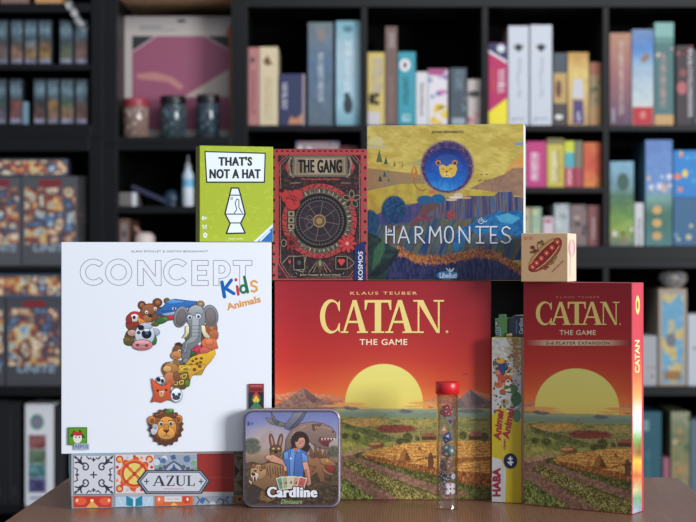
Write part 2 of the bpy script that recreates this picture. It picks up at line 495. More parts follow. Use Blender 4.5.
def blobs(cols, n, f0=0, f1=1, seed=3, r=(1.2, 3.2)):
    def fn(p, x0, y0, x1, y1):
        rd = random.Random(seed)
        for k in range(n):
            rr = rd.uniform(*r)
            p.ell(rd.uniform(x0 + .5, x1 - .5), y0 + (y1 - y0) * rd.uniform(f0, f1), rr, rr * rd.uniform(.6, 1.4), rd.choice(cols), n=9, keep=(k % 3 != 0))
        p.up()
    return fn
def grad(stops, var=0, ns=4, seed=5, step=1.5):
    def fn(p, x0, y0, x1, y1):
        def g(X, Y):
            C = ramp((Y - y0) / (y1 - y0), stops)
            return C + (fbm(X / ns, Y / ns, seed)[..., None] - .5) * 2 * var
        p.grid(x0, y0, x1, y1, g, step)
    return fn
def el(cx, cy, rx, ry, c): return lambda p, *a: p.ell(cx, cy, rx, ry, c)
def seq(*fs): return lambda p, *a: [f(p, *a) for f in fs]
def pl(pts, c): return lambda p, *a: p.poly(pts, c)

NM, CT = 'game_box', 'game box'
B = 125
sb = shelf_box
# upper row, first cube
sb(NM, 'salmon pink slim box at the left end of its cube', CT, 248.3, 47.5, 258.8, B, (196, 122, 122), seq(vtext((150, 70, 75), .3, .85), el(252.5, 60, 2.5, 3, (90, 70, 65))))
sb(NM, 'cream box with a small brown bird on its spine', CT, 259.4, 47, 277.8, B, (220, 200, 158), seq(vtext((190, 170, 120), .4, .9), pl([(263, 61), (268, 55), (271, 62), (273, 64), (266, 66)], (120, 85, 45))))
sb(NM, 'short navy box with an orange fox at its foot', CT, 279, 74, 305, B, (52, 58, 102), seq(vtext((215, 215, 225), .18, .62, .12, .32, 4), pl([(288, 124), (291, 116), (296, 119), (303, 113), (303, 124)], (205, 130, 90)), pl([(302.5, 74), (305, 74), (305, 125), (302.5, 125)], (170, 150, 160))))
sb(NM, 'tall slate blue box with pale lettering down its spine', CT, 308, 22.5, 333, B, (92, 118, 142), seq(grad([(0, (110, 125, 130)), (.4, (85, 115, 150)), (1, (90, 110, 125))], 16), vtext((185, 200, 210), .3, .78, .4, .62, 8), el(321, 35, 4, 6, (140, 125, 120))))
sb(NM, 'tall sky blue box with a dark penguin near its foot', CT, 336, 21, 360.5, B, (150, 192, 210), seq(grad([(0, (110, 175, 195)), (.3, (165, 198, 215)), (.8, (150, 200, 220)), (1, (110, 170, 190))], 10), vtext((215, 225, 235), .2, .68, .35, .62, 9), el(348, 29, 5, 3.5, (70, 130, 150)), el(348, 105, 4.8, 9, (50, 62, 75)), el(347, 95.5, 3, 3, (50, 62, 75))))
# second cube
sb(NM, 'yellow box with lilac letters and a black jigsaw mark', CT, 367.5, 52.5, 384.5, B, (215, 188, 95), seq(vtext((150, 150, 190), .08, .5, .3, .85, 11), el(372, 99, 3.4, 6, (35, 30, 30)), el(377, 95, 2.5, 2.5, (35, 30, 30)), el(377, 103, 2.5, 2.5, (35, 30, 30)), pl([(367.5, 112), (380, 112), (380, 125), (367.5, 125)], (205, 200, 205))))
sb(NM, 'tall narrow dusty brown box', CT, 385.2, 26.5, 397.2, B, (120, 92, 86), seq(vtext((185, 175, 170), .06, .22, .3, .8, 3), vtext((155, 130, 125), .5, .95, .35, .65, 3)))
sb(NM, 'teal box with a white round badge near the top', CT, 398, 52, 415.5, B, (45, 160, 182), seq(el(405, 65, 5.2, 6.2, (235, 235, 235)), el(405, 65, 2.2, 3.4, (130, 70, 100)), vtext((20, 60, 80), .35, .72, .3, .62, 6), vtext((215, 235, 240), .86, .95, .25, .7, 2)))
sb(NM, 'short white box with black brush lettering', CT, 416, 72, 427.5, B, (215, 214, 218), seq(vtext((60, 55, 60), .2, .8, .35, .65, 12)))
sb(NM, 'short white box splashed with purple, blue and yellow', CT, 428, 69, 447.5, B, (222, 215, 220), seq(pl([(428, 69), (447, 69), (443, 76), (428, 75)], (185, 70, 140)), blobs([(120, 90, 190), (80, 140, 215), (225, 110, 160)], 7, .1, .5, 5, (1.5, 3)), blobs([(240, 200, 50), (235, 190, 40)], 8, .65, .98, 6, (2.5, 4))))
sb(NM, 'short charcoal blue box with a pale base', CT, 450, 68, 466.5, B, (72, 86, 100), seq(vtext((120, 150, 165), .05, .4, .3, .8, 7), blobs([(130, 165, 165), (60, 75, 90)], 5, .5, .8, 8, (1, 2)), pl([(452, 118), (465, 118), (465, 125), (452, 125)], (150, 165, 175))))
sb(NM, 'shortest box in its cube, off white with grey pictures', CT, 467.5, 79.5, 480.7, B, (190, 178, 175), seq(el(474, 94, 6, 3.5, (60, 62, 66)), blobs([(205, 130, 130), (170, 90, 100)], 5, .65, .95, 3, (1.5, 2.8))))
# third cube
sb(NM, 'magenta, navy and yellow box with diagonal colour blocks', CT, 488.5, 43, 507.5, B, (205, 32, 100), seq(pl([(488.5, 43), (507.5, 43), (507.5, 62), (488.5, 50)], (48, 50, 100)), pl([(488.5, 50), (507.5, 61), (507.5, 63.5), (488.5, 52.5)], (230, 225, 230)), el(501, 48.5, 4, 4, (210, 215, 225)), vtext((230, 230, 235), .32, .62, .5, .85, 5), vtext((225, 90, 60), .3, .6, .15, .35, 5), pl([(488.5, 112), (507.5, 98), (507.5, 125), (488.5, 125)], (245, 225, 20))))
for (a, b, t, lb) in ((508.3, 528.8, 26, 'tall white box with a black diamond emblem, left of the matching pair'), (530.2, 552, 25, 'tall white box with a black diamond emblem, right of the matching pair')):
    m = (a + b) / 2
    sb(NM, lb, CT, a, t, b, B, (196, 203, 216), seq(pl([(m - 5.5, 46.5), (m, 43.5), (m + 5.5, 46.5), (m, 52.5)], (45, 48, 58)), vtext((170, 178, 192), .32, .72, .42, .6, 5), vtext((120, 128, 140), .93, .96, .2, .8, 2)), group=None)
sb(NM, 'dark topped amber box beside the white pair', CT, 553.5, 53, 566.8, B, (120, 105, 70), seq(bands((0, .28, (70, 82, 96)), (.28, .7, (195, 155, 85)), (.7, 1, (80, 70, 72))), el(558.5, 89, 3, 9, (110, 65, 50)), el(559, 117, 4, 2.6, (215, 215, 215))))
sb(NM, 'yellow box with a violet figure on its lower half', CT, 567.8, 52.5, 588.6, B, (206, 168, 88), seq(grad([(0, (196, 140, 60)), (.3, (222, 190, 100)), (1, (190, 150, 90))], 18), pl([(573, 100), (583, 100), (584, 124), (573, 124)], (80, 65, 130)), pl([(574, 79), (582, 79), (584, 98), (572, 98)], (195, 195, 205)), vtext((225, 225, 230), .82, .95, .45, .6, 2)))
sb(NM, 'small brown green box at the right end of its cube', CT, 589.3, 62.5, 601, B, (150, 125, 85), seq(bands((0, .2, (160, 90, 65)), (.7, 1, (175, 130, 80))), blobs([(80, 95, 60), (100, 105, 65)], 6, .3, .75, 4, (1.5, 3))))
# fourth cube
sb(NM, 'mauve box fading from copper to purple', CT, 609.6, 33, 631, B, (160, 115, 105), seq(grad([(0, (185, 130, 98)), (.5, (158, 95, 100)), (1, (98, 72, 100))], 10), vtext((205, 180, 170), .1, .9, .45, .65, 8), vtext((190, 190, 200), .82, .95, .1, .25, 2)))
sb(NM, 'blue and white box with a square red foot', CT, 632, 29.5, 653.6, B, (190, 195, 205), seq(grad([(0, (105, 135, 185)), (.2, (70, 130, 210)), (.4, (150, 180, 205)), (.8, (195, 205, 205)), (1, (160, 200, 200))], 14), pl([(640, 60), (647, 52), (650, 57), (644, 63)], (150, 110, 80)), pl([(632.5, 107), (653, 107), (653, 125), (632.5, 125)], (205, 38, 50)), el(643, 115, 3, 4, (225, 120, 110))))
sb(NM, 'tall dark teal box with an orange base', CT, 654.5, 22.5, 673.8, B, (70, 118, 118), seq(bands((0, .14, (120, 175, 170)), (.14, .2, (85, 140, 135)), (.9, 1, (205, 155, 90))), vtext((200, 150, 145), .3, .82, .3, .6, 5), blobs([(200, 205, 205), (210, 160, 150)], 5, .25, .45, 4, (1, 2.3))))
sb(NM, 'dark box with red blooms and white lettering', CT, 676, 45.5, 693, B, (62, 52, 58), seq(blobs([(185, 80, 85), (160, 60, 70)], 4, .0, .25, 4, (2, 3)), el(682, 88, 5, 6.5, (190, 92, 98)), el(683, 73, 3.5, 4, (150, 70, 75)), vtext((220, 215, 220), .05, .9, .72, .98, 9)))
sb(NM, 'dark slate box partly cut by the right picture edge in the top row', CT, 694, 50, 712, B, (70, 80, 95))
# second row, third cube: upper half shelf and lower half
B = 187
sb(NM, 'blush pink box peeking from behind the large picture box', CT, 505, 143, 525.6, B, (200, 170, 185))
sb(NM, 'hot pink box with white lettering on the half shelf', CT, 526.4, 141.5, 546.2, B, (212, 52, 130), seq(vtext((240, 215, 230), .25, .82, .3, .65, 3), vtext((240, 215, 230), .25, .82, .2, .5, 7)))
sb(NM, 'lemon box with pale lettering beside the hot pink one', CT, 547, 138.5, 564, B, (205, 188, 60), seq(bands((0, .12, (130, 120, 75))), vtext((235, 235, 220), .25, .85, .25, .6, 3), vtext((190, 120, 60), .25, .85, .6, .8, 6)))
sb(NM, 'narrow box in lime, aqua and red bands', CT, 564.6, 141, 574.4, B, (200, 70, 90), seq(bands((0, .25, (205, 215, 40)), (.25, .58, (70, 175, 190)), (.58, 1, (205, 60, 85))), vtext((235, 225, 225), .62, .95, .3, .7, 3)))
sb(NM, 'narrow grey green and crimson box', CT, 575, 141, 582.4, B, (120, 118, 98), bands((0, .58, (122, 122, 100)), (.58, 1, (185, 60, 85))))
sb(NM, 'orange box at the right end of the half shelf', CT, 583.4, 142.5, 600.6, B, (228, 100, 50), seq(grad([(0, (225, 105, 50)), (.5, (222, 75, 50)), (1, (232, 130, 50))], 22)))
B = 246
sb(NM, 'pale spotted box just behind the little sausage box', CT, 520, 207.5, 530.6, B, (175, 170, 135), blobs([(90, 150, 90), (200, 120, 80)], 6, 0, 1, 4))
sb(NM, 'mint green spotted box on the bottom half shelf', CT, 531.4, 207.5, 541.4, B, (150, 180, 150), blobs([(205, 205, 120), (90, 160, 170)], 6, 0, 1, 9))
sb(NM, 'lowest pale pink box on the bottom half shelf', CT, 543, 217, 553.6, B, (212, 190, 200), seq(el(548, 221, 4, 1.8, (190, 70, 95))))
sb(NM, 'pale grey blue box with an angled top edge', CT, 554.4, 204, 569.4, B, (175, 185, 188), seq(blobs([(140, 160, 165), (200, 205, 205)], 8, 0, 1, 2)))
sb(NM, 'dusky patterned box with swirls', CT, 570.4, 205, 587, B, (130, 108, 108), seq(blobs([(70, 68, 75), (180, 150, 140), (150, 110, 105)], 12, 0, 1, 12)))
sb(NM, 'muted red narrow box on the bottom half shelf', CT, 588, 205.5, 600, B, (140, 78, 80), seq(vtext((210, 190, 190), .3, .8, .35, .6, 3)))
# fourth cube, second row
sb(NM, 'green landscape box with a blue sky top', CT, 609.8, 161.5, 633.8, B, (110, 150, 110), seq(grad([(0, (120, 175, 205)), (.3, (105, 150, 165)), (.42, (70, 115, 85)), (.65, (105, 150, 60)), (.8, (140, 170, 60)), (1, (110, 120, 110))], 22), el(623, 182, 6, 9, (60, 95, 85)), blobs([(200, 90, 60), (215, 205, 200)], 6, .8, .98, 4, (1.5, 3))))
sb(NM, 'small white box standing between two tall nature boxes', CT, 634.6, 203, 643.6, B, (200, 202, 205), vtext((110, 110, 118), .35, .95, .35, .65, 3))
sb(NM, 'tall blue box with three orange medallions', CT, 645.5, 140, 672.4, B, (80, 130, 185), seq(grad([(0, (90, 130, 205)), (.45, (100, 150, 215)), (.55, (110, 160, 150)), (.7, (55, 110, 90)), (1, (70, 130, 130))], 14), blobs([(225, 215, 220), (200, 170, 165), (150, 100, 105)], 9, .33, .46, 5, (1.5, 3.5)), el(657, 210, 4.6, 4.2, (215, 165, 90)), el(657, 223, 4.6, 4.2, (215, 165, 90)), el(657, 236, 4.6, 4.2, (210, 160, 90))))
r_ = sb(NM, 'bright blue box lying flat on another at the right edge', CT, 673.4, 197.6, 706, B, (52, 105, 150), seq(blobs([(200, 190, 150), (90, 150, 190)], 5, .4, .9, 3, (1.5, 3))))
r_['label'] = 'dull blue box at the right picture edge beneath a brighter one'
zt = zx(197.6, SD + .03)
d_ = SD + .03
p_ = Print((xx(673.4, d_), d_ + CAMY, zt + .001), 0, xx(706, d_) - xx(673.4, d_), .22, zx(150, d_) - zt - .002)
p_.body(solid((45, 120, 185)), bev=.0015); blobs([(60, 150, 205), (225, 195, 60), (215, 120, 60)], 10, 0, .9, 8, (1.5, 3.5))(p_, 676, 152, 696, 196)
tag(p_.build(NM, M_SPINE), 'bright blue box with yellow letters lying on top of a dull blue one', CT)
# second row, first cube: only tops show above the small games
sb('game_box', 'multicoloured floral box whose top shows behind the casino safe box', CT, 296, 141.5, 339, 246, (170, 140, 150), blobs([(205, 80, 110), (215, 205, 210), (90, 110, 150), (190, 190, 200)], 30, 0, .3, 4), rec=.05)
sb('game_box', 'dim red box whose top shows beside the floral box', CT, 340, 146, 358, 246, (90, 35, 40), rec=.05)
# lower right bookcase
B = 387
sb(NM, 'small white box left of the picture box on the lower shelf', CT, 640, 336, 657, B, (165, 168, 175), seq(blobs([(180, 90, 85), (140, 90, 85)], 3, .55, .85, 5, (1, 1.8))))
def mapart(p, x0, y0, x1, y1):
    p.rect(662, 294, 683.5, 383, (110, 160, 185))
    def g(X, Y):
        n = fbm(X / 7, Y / 9, 33)[..., None]; C = np.array((95, 165, 205.)) * (n > .48) + np.array((205, 180, 100.)) * (n <= .48)
        return C + (fbm(X / 2, Y / 2, 3)[..., None] - .5) * 50
    p.grid(662, 294, 683.5, 383, g, 1.2)
    p.ell(671, 340, 5, 7, (110, 115, 130)); p.rect(664, 371, 681, 380, (160, 110, 60))
pic = sb(NM, 'tan edged box with a blue and yellow map picture', CT, 658.6, 289, 686.8, B, (170, 150, 130), mapart)
sb(NM, 'white box with orange marks at the right edge of the lower shelf', CT, 688, 314.5, 716, B, (190, 198, 210), seq(blobs([(190, 110, 80), (120, 130, 140)], 6, .3, .9, 5, (1.5, 3))))
d_ = SD + .1
bm = bmesh.new()
z0 = zx(289, SD + .03) + .001
lathe(bm, [(0, z0), (.022, z0), (.03, z0 + .006), (.043, z0 + .024), (.041, z0 + .042), (.03, z0 + .050), (.0, z0 + .048)], xx(672.5, d_), d_ + CAMY)
m_bowl, nt, p = new_mat('glazed_pattern')
vo = nt.nodes.new('ShaderNodeTexVoronoi'); vo.inputs['Scale'].default_value = 70
tc = nt.nodes.new('ShaderNodeTexCoord'); nt.links.new(tc.outputs['Object'], vo.inputs['Vector'])
cr = nt.nodes.new('ShaderNodeValToRGB'); cr.color_ramp.elements[0].color = (*lin((40, 60, 95)), 1); cr.color_ramp.elements[1].color = (*lin((190, 180, 160)), 1)
nt.links.new(vo.outputs['Distance'], cr.inputs['Fac']); nt.links.new(cr.outputs['Color'], p.inputs['Base Color']); p.inputs['Roughness'].default_value = .3
tag(bm_obj('bowl', bm, m_bowl, smooth=True), 'small dark blue patterned pot on top of the map picture box', 'pot')
B = 508
sb(NM, 'teal box visible just above the right table corner', CT, 634, 412, 661.5, B, (30, 92, 112), seq(pl([(643, 420), (649, 420), (649, 431), (643, 431)], (110, 150, 160)), vtext((60, 125, 130), .4, .8, .4, .6)))
sb(NM, 'tiny pink box low between the teal and the leafy one', CT, 663, 458, 669.5, B, (165, 90, 110))
sb(NM, 'leafy green and orange box above the right table edge', CT, 671, 412, 689.6, B, (125, 125, 85), seq(grad([(0, (150, 150, 120)), (.3, (110, 125, 80)), (.6, (150, 130, 80)), (1, (120, 120, 100))], 26), blobs([(190, 130, 60), (80, 105, 60), (175, 165, 120)], 12, .05, .9, 4)))
sb(NM, 'dusty blue box cut by the right picture edge low down', CT, 690.5, 420, 712, B, (80, 115, 135))
# ---- poster cell
def poster(p, x0, y0, x1, y1):
    p.rect(x0, y0, x1, y1, (198, 188, 186))
    p.rect(132, 36, 229, 130, (170, 84, 118))
    p.poly([(132, 36), (155, 36), (132, 52)], (48, 52, 55)); p.poly([(205, 36), (229, 36), (229, 50)], (48, 52, 55))
    p.stroke([(132, 52), (156, 36)], 1.5, (205, 170, 175)); p.stroke([(205, 36), (229, 50)], 1.5, (205, 170, 175))
    p.poly([(229, 69), (229, 97), (184, 97)], (196, 178, 168))
    p.poly([(136, 74), (155, 72), (172, 77), (184, 86), (180, 90), (168, 82), (150, 80), (138, 79)], (205, 130, 125))
    p.poly([(232, 24), (237, 24), (237, 136), (229, 136), (229, 40), (226, 32)], (225, 110, 50))
    p.ell(181.5, 21, 5, 1.6, (70, 60, 55)); p.rect(139, 26, 162, 28, (150, 150, 150)); p.rect(139, 29.5, 175, 31, (160, 158, 158))
sb('poster_box', 'large flat box showing a magenta picture with a pale hand', 'box', 124.4, 16.5, 231, 136.6, (196, 186, 184), poster, rec=.14, depth=.04)
def jar(label, x, top, w, body, blobcol, lidcol):
    d = SD + .075
    X = xx(x, d); Z0 = zx(136.6) + .0005; h = zx(top, d) - Z0; r = w / 2 * d / FPX
    e = empty('storage_jar', (X, d + CAMY, Z0), 0, label, 'jar', None)
    bm = bmesh.new(); lathe(bm, [(0, 0), (r * .9, 0), (r, .004), (r, h * .72), (r * .93, h * .82), (0, h * .82)], n=28)
    mt, nt, p = new_mat('filled_jar'); vo = nt.nodes.new('ShaderNodeTexVoronoi'); vo.inputs['Scale'].default_value = 60
    tc = nt.nodes.new('ShaderNodeTexCoord'); nt.links.new(tc.outputs['Object'], vo.inputs['Vector'])
    cr = nt.nodes.new('ShaderNodeValToRGB'); cr.color_ramp.elements[0].color = (*lin(blobcol), 1); cr.color_ramp.elements[1].color = (*lin(body), 1)
    cr.color_ramp.elements[1].position = .5
    nt.links.new(vo.outputs['Distance'], cr.inputs['Fac']); nt.links.new(cr.outputs['Color'], p.inputs['Base Color']); p.inputs['Roughness'].default_value = .15
    bm_obj('body', bm, mt, e, True)
    bm = bmesh.new(); lathe(bm, [(0, h * .8), (r * .98, h * .8), (r, h * .82), (r, h * .98), (r * .96, h), (0, h)], n=28)
    bm_obj('lid', bm, flat_mat('jar_lid', lidcol, .4), e, True)
# (the jars stand on the bottom panel of the poster unit)
jar('jar of beige and pink pieces with a red lid', 135.5, 99, 26, (125, 100, 92), (205, 185, 170), (150, 50, 62))
jar('jar of blue grey pieces with a black lid, middle of the three', 173, 96.5, 26, (48, 60, 66), (108, 132, 140), (10, 10, 12))
jar('jar of blue grey pieces with a black lid beside the bookcase post', 208, 95, 23, (44, 56, 64), (100, 126, 136), (10, 10, 12))
# ---- narrow bookcase
B = 206
sb('small_box', 'low grey box with a bright right end on the narrow shelf', 'box', 119, 192.5, 137, B, (120, 115, 112), seq(pl([(132, 192), (137, 192), (137, 206), (132, 206)], (215, 218, 225))))
d_ = SD + .06
bm = bmesh.new(); add_box(bm, -.065, .065, 0, .15, -.006, .006, .001)
ob = bm_obj('book', bm, flat_mat('navy_cover', (38, 42, 72), .5)); ob.location = (xx(152, d_), d_ + CAMY, zx(206) + .0325); ob.rotation_euler = (0, R(24), 0)
tag(ob, 'navy book leaning at a slant on the narrow shelf', 'book')
bm = bmesh.new(); lathe(bm, [(0, 0), (.018, 0), (.025, .012), (.026, .03), (.016, .046), (0, .05)], n=24)
ob = bm_obj('pot', bm, flat_mat('teal_glaze', (35, 58, 78), .4), smooth=True); ob.location = (xx(172, SD + .08), SD + .08 + CAMY, zx(206) + .0005)
tag(ob, 'round dark teal pot behind the leaning navy book', 'pot')
e = empty('spray_bottle', (xx(188, SD + .04), SD + .04 + CAMY, zx(206) + .0005), 0, 'white and blue bottle with a thin spout on the narrow shelf', 'bottle')
bm = bmesh.new(); lathe(bm, [(0, 0), (.015, 0), (.017, .004), (.017, .05), (.016, .09), (.009, .105), (.008, .112), (0, .112)], n=24)
mb, nt, p = new_mat('bottle_label'); tc = nt.nodes.new('ShaderNodeTexCoord'); sx = nt.nodes.new('ShaderNodeSeparateXYZ'); nt.links.new(tc.outputs['Object'], sx.inputs[0])
cr = nt.nodes.new('ShaderNodeValToRGB'); cr.color_ramp.interpolation = 'CONSTANT'
cr.color_ramp.elements[0].color = (*lin((200, 206, 214)), 1); cr.color_ramp.elements[1].position = .052; cr.color_ramp.elements[1].color = (*lin((100, 165, 200)), 1)
k = cr.color_ramp.elements.new(.075); k.color = (*lin((180, 195, 210)), 1)
nt.links.new(sx.outputs['Z'], cr.inputs['Fac']); nt.links.new(cr.outputs['Color'], p.inputs['Base Color'])
bm_obj('body', bm, mb, e, True)
bm = bmesh.new(); lathe(bm, [(0, .112), (.009, .112), (.008, .122), (.003, .124), (.002, .146), (0, .147)], n=16)
bm_obj('spout', bm, flat_mat('pale_plastic', (160, 165, 172), .4), e, True)
B = 266
sb('picture_box', 'brown wooden box with a pale picture, below the narrow shelf', 'box', 119, 219, 129, B, (120, 85, 66), seq(pl([(120.5, 223), (127.5, 223), (127.5, 262), (120.5, 262)], (135, 120, 118)), el(124, 234, 2.6, 4, (95, 75, 80))), rec=.02)
e = empty('figurine', (xx(144.5, SD + .06), SD + .06 + CAMY, zx(266) + .0005), 0, 'off white round figurine with a pink arm beside the brown box', 'figurine')
bm = bmesh.new(); lathe(bm, [(0, 0), (.024, 0), (.03, .01), (.031, .05), (.029, .085), (.02, .095), (0, .097)], n=28)
bm_obj('body', bm, flat_mat('ivory', (205, 190, 185), .5), e, True)
bm = bmesh.new(); lathe(bm, [(0, 0), (.006, .002), (.006, .03), (0, .034)], n=14)
a = bm_obj('arm', bm, flat_mat('pink_skin', (190, 140, 130), .5), e, True); a.location = (-.008, -.01, .088); a.rotation_euler = (0, R(-38), 0)

# ---- left bookcase: comic boxes
def comic(x0, y0, x1, y1, bg, seed, bar=True):
    def fn(p, *a):
        def g(X, Y):
            pal = np.array([(60, 92, 134), (150, 182, 205), (210, 178, 96), (176, 78, 62), (54, 48, 60), (222, 206, 178), (190, 130, 84), (92, 62, 72)], float)
            q1 = vnoise(X / 8.5 + seed, Y / 8, seed); q2 = vnoise(X / 4.6, Y / 5 + seed, seed + 5); q3 = fbm(X / 14, Y / 14, seed + 11)
            t = np.clip((q1 * .5 + q2 * .35 + q3 * .5 - .2) / .95, 0, .999) * 8
            k = (t + 3 * (vnoise(X / 13, Y / 13, seed + 20) > .55)).astype(int) % 8; f = (t % 1)[..., None]
            C = pal[k] * (1 - f * .5) + pal[(k + 1) % 8] * f * .5
            return C * (.8 + .6 * fbm(X / 3, Y / 3, seed + 30)[..., None])
        p.rect(x0, y0, x1, y1, bg)
        mx = (x1 - x0) * .05; my = (y1 - y0)
        if bar:
            p.grid(x0 + mx, y0 + my * .12, x1 - mx, y0 + my * .76, g, 1.0)
            p.rect(x0 + (x1 - x0) * .3, y0 + my * .03, x1 - (x1 - x0) * .3, y0 + my * .11, (150, 40, 48))
            p.text('UNITE', x0 + (x1 - x0) * .2, y0 + my * .75, x1 - (x1 - x0) * .1, y0 + my * .84, (150, 175, 195), bold=.03, shear=.2)
        else: p.grid(x0 + 1, y0 + my * .12, x1 - 1, y1 - my * .12, g, 1.0)
    return fn
cb = 'comic_game_box'
sb(cb, 'grey comic art box facing front, large, in the upper comic cube', CT, 21.6, 176.5, 78, 266, (88, 88, 96), comic(22, 177, 78, 266, (88, 88, 96), 21), depth=.28)
sb(cb, 'brown edged slim box right of the large comic box', CT, 78.8, 176.5, 86.4, 266, (66, 62, 64), blobs([(130, 105, 60), (100, 95, 90)], 8, .15, .9, 3, (1, 1.8)))
sb(cb, 'grey comic art box cut by the left picture edge, upper cube', CT, -17, 177, 20.6, 266, (92, 92, 100), comic(-17, 177, 20.6, 266, (92, 92, 100), 51), depth=.28)
sb(cb, 'grey comic art box facing front, large, in the lower comic cube', CT, 5.6, 298, 62, 387, (78, 78, 86), comic(6, 298, 62, 387, (78, 78, 86), 77), depth=.28)
sb(cb, 'grey comic art box cut by the left picture edge, lower cube', CT, -26, 298, 4.4, 387, (80, 80, 88), comic(-26, 298, 4.4, 387, (80, 80, 88), 93), depth=.28)
sb(cb, 'dark comic box mostly hidden behind the white animal box', CT, 63, 300, 86, 387, (60, 60, 66))
def lying(label, x0, y0, x1, ybase, seed, c, rec=.03):
    d = SD + rec; z0 = zx(ybase, d) + .0012
    p = Print((xx(x0, d), d + CAMY, z0), 0, xx(x1, d) - xx(x0, d), .24, zx(y0, d) - z0)
    p.sat = .85; p.body(solid(c), bev=.0015); comic(x0, y0, x1, ybase, c, seed, False)(p)
    return tag(p.build(cb, M_SPINE), label, CT)
lying('comic art box lying across the top of the upper comic boxes', -20, 158.5, 67.5, 176.5, 13, (60, 66, 84))
lying('comic art box lying across the top of the lower comic boxes', -20, 273.5, 62, 298, 37, (70, 90, 115))
B = 508
for a, b, t, lb in ((-12, 7.4, 400, 'black binder at the left picture edge'), (8.4, 20, 401, 'black binder between another binder and the white box')):
    sb('binder', lb, 'binder', a, t, b, B, (26, 27, 31), seq(pl([(a + 1, t + 3), (a + 1.8, t + 3), (a + 1.8, 500), (a + 1, 500)], (60, 62, 68)), vtext((80, 82, 88), .8, .87, .4, .6, 3)), mat=M_SPINE)
def rainbow(p, *a):
    p.ell(37, 422, 7, 8, (90, 150, 130)); p.ell(37, 422, 4, 4.5, (150, 120, 170))
    for k, c in enumerate([(150, 80, 80), (90, 120, 90), (65, 130, 135), (80, 75, 135)]):
        y = 435 + k * 14.5
        def g(X, Y, c=c, k=k): return np.array(c, float) + (fbm(X / 4, Y / 4, 70 + k)[..., None] - .5) * 130
        p.grid(28.5, y, 46, y + 14, g, 1.2)
    p.rect(30, 497, 45, 499, (90, 110, 150))
sb('game_box', 'white box with a column of rainbow picture squares', CT, 25, 404, 53.5, B, (232, 235, 242), rainbow)
sb('game_box', 'dark box right of the rainbow squares box', CT, 55, 406, 64, B, (38, 40, 46))
# ---- top left figure cases
def case(label, x0, top, x1, base, seed, c1, c2, side=None):
    def art(p, a, b, c, d):
        w = c - a; h = d - b
        def g(X, Y):
            t = (Y - b) / h; c1_, c2_ = [tuple(v * .6 + 22 for v in c) for c in (c1, c2)]; C = ramp(t, [(0, (56, 76, 88)), (.25, (112, 142, 156)), (.42, (66, 90, 104)), (.5, c1_), (.72, c2_), (.86, c2_), (.9, (140, 140, 165)), (1, (135, 135, 160))])
            return C * (.6 + .8 * fbm(X / 3, Y / 5, seed)[..., None])
        p.grid(a + w * .08, b + h * .03, c - w * .08, d - h * .02, g, 1.0)
    o = sb('figure_case', label, 'figure case', x0, top, x1, base, (38, 48, 60), art, depth=.12, rec=.02)
cs = [(-6, 8, 64, 'cropped figure case at the left end of the top row', (90, 70, 80), (150, 120, 120)), (10.5, 23, 64, 'figure case with a grey middle and coral base, top row', (90, 90, 80), (205, 130, 100)),
      (24.5, 37, 64, 'figure case with a white middle and orange base, top row', (150, 170, 190), (200, 140, 80)), (38.5, 51.5, 64, 'figure case with an amber lower half, left of the gap in the top row', (130, 90, 60), (205, 145, 60)),
      (59.5, 73, 64, 'figure case with a sage green lower half, right of the gap in the top row', (70, 90, 90), (125, 150, 105)), (74.5, 88, 64, 'figure case with a dull rose lower half at the right end of the top row', (120, 85, 80), (150, 100, 90)),
      (-6, 6.5, 124, 'cropped pale figure case at the left end of the second row', (60, 110, 90), (140, 120, 150)), (9.5, 22, 124, 'figure case with a red round picture, second row', (205, 90, 60), (170, 90, 100)),
      (33.5, 45.5, 124, 'dark grey green figure case right of the gap, second row', (70, 60, 65), (135, 85, 70)), (47, 59, 124, 'figure case with a glowing orange middle, second row', (205, 140, 50), (190, 130, 90)),
      (60.5, 74, 124, 'figure case with a green middle and orange stripe, second row', (75, 120, 80), (200, 140, 90)), (75.5, 88, 124, 'brownish figure case at the right end of the second row', (110, 95, 95), (150, 90, 70))]
for k, (a, b, bs, lb, c1, c2) in enumerate(cs): case(lb, a, bs - 45 + (0 if bs == 124 else 1), b, bs, 100 + k, c1, c2)
sb('slim_case', 'slim light blue case beside the red picture figure case', 'case', 22.6, 102, 28, 124, (120, 160, 185), rec=.03, depth=.1)
sb('carton', 'pink box whose foot shows at the top left picture corner', 'box', 0, -30, 28, 3, (150, 110, 100), depth=.15)
sb('carton', 'orange box whose foot shows above the top row of cases', 'box', 35, -30, 61, 3, (215, 150, 85), depth=.15)
# hanging printed strap
bm = bmesh.new()
pts = [(66, 2.2), (68, 2.2), (71, 8), (76, 16), (80, 24), (85, 30)]
d_ = SD - .004; prev = None
for k, (px, py) in enumerate(pts):
    c = W(px, py, SD + .05 if k == 0 else d_); n = Vector((.93, 0, .37)) * .0105
    ring = [bm.verts.new(c - n), bm.verts.new(c + n), bm.verts.new(c + n + Vector((0, .002, 0))), bm.verts.new(c - n + Vector((0, .002, 0)))]
    if prev:
        for i in range(4): bm.faces.new((prev[i], prev[(i + 1) % 4], ring[(i + 1) % 4], ring[i]))
    else: bm.faces.new(ring)
    prev = ring
bm.faces.new(prev[::-1])
ms, nt, p = new_mat('strap_cloth'); vo = nt.nodes.new('ShaderNodeTexNoise'); vo.inputs['Scale'].default_value = 55
tc = nt.nodes.new('ShaderNodeTexCoord'); nt.links.new(tc.outputs['Object'], vo.inputs['Vector'])
cr = nt.nodes.new('ShaderNodeValToRGB'); cr.color_ramp.elements[0].position = .42; cr.color_ramp.elements[1].position = .6
cr.color_ramp.elements[0].color = (*lin((58, 60, 76)), 1); cr.color_ramp.elements[1].color = (*lin((175, 175, 172)), 1)
nt.links.new(vo.outputs['Fac'], cr.inputs['Fac']); nt.links.new(cr.outputs['Color'], p.inputs['Base Color']); p.inputs['Roughness'].default_value = .8
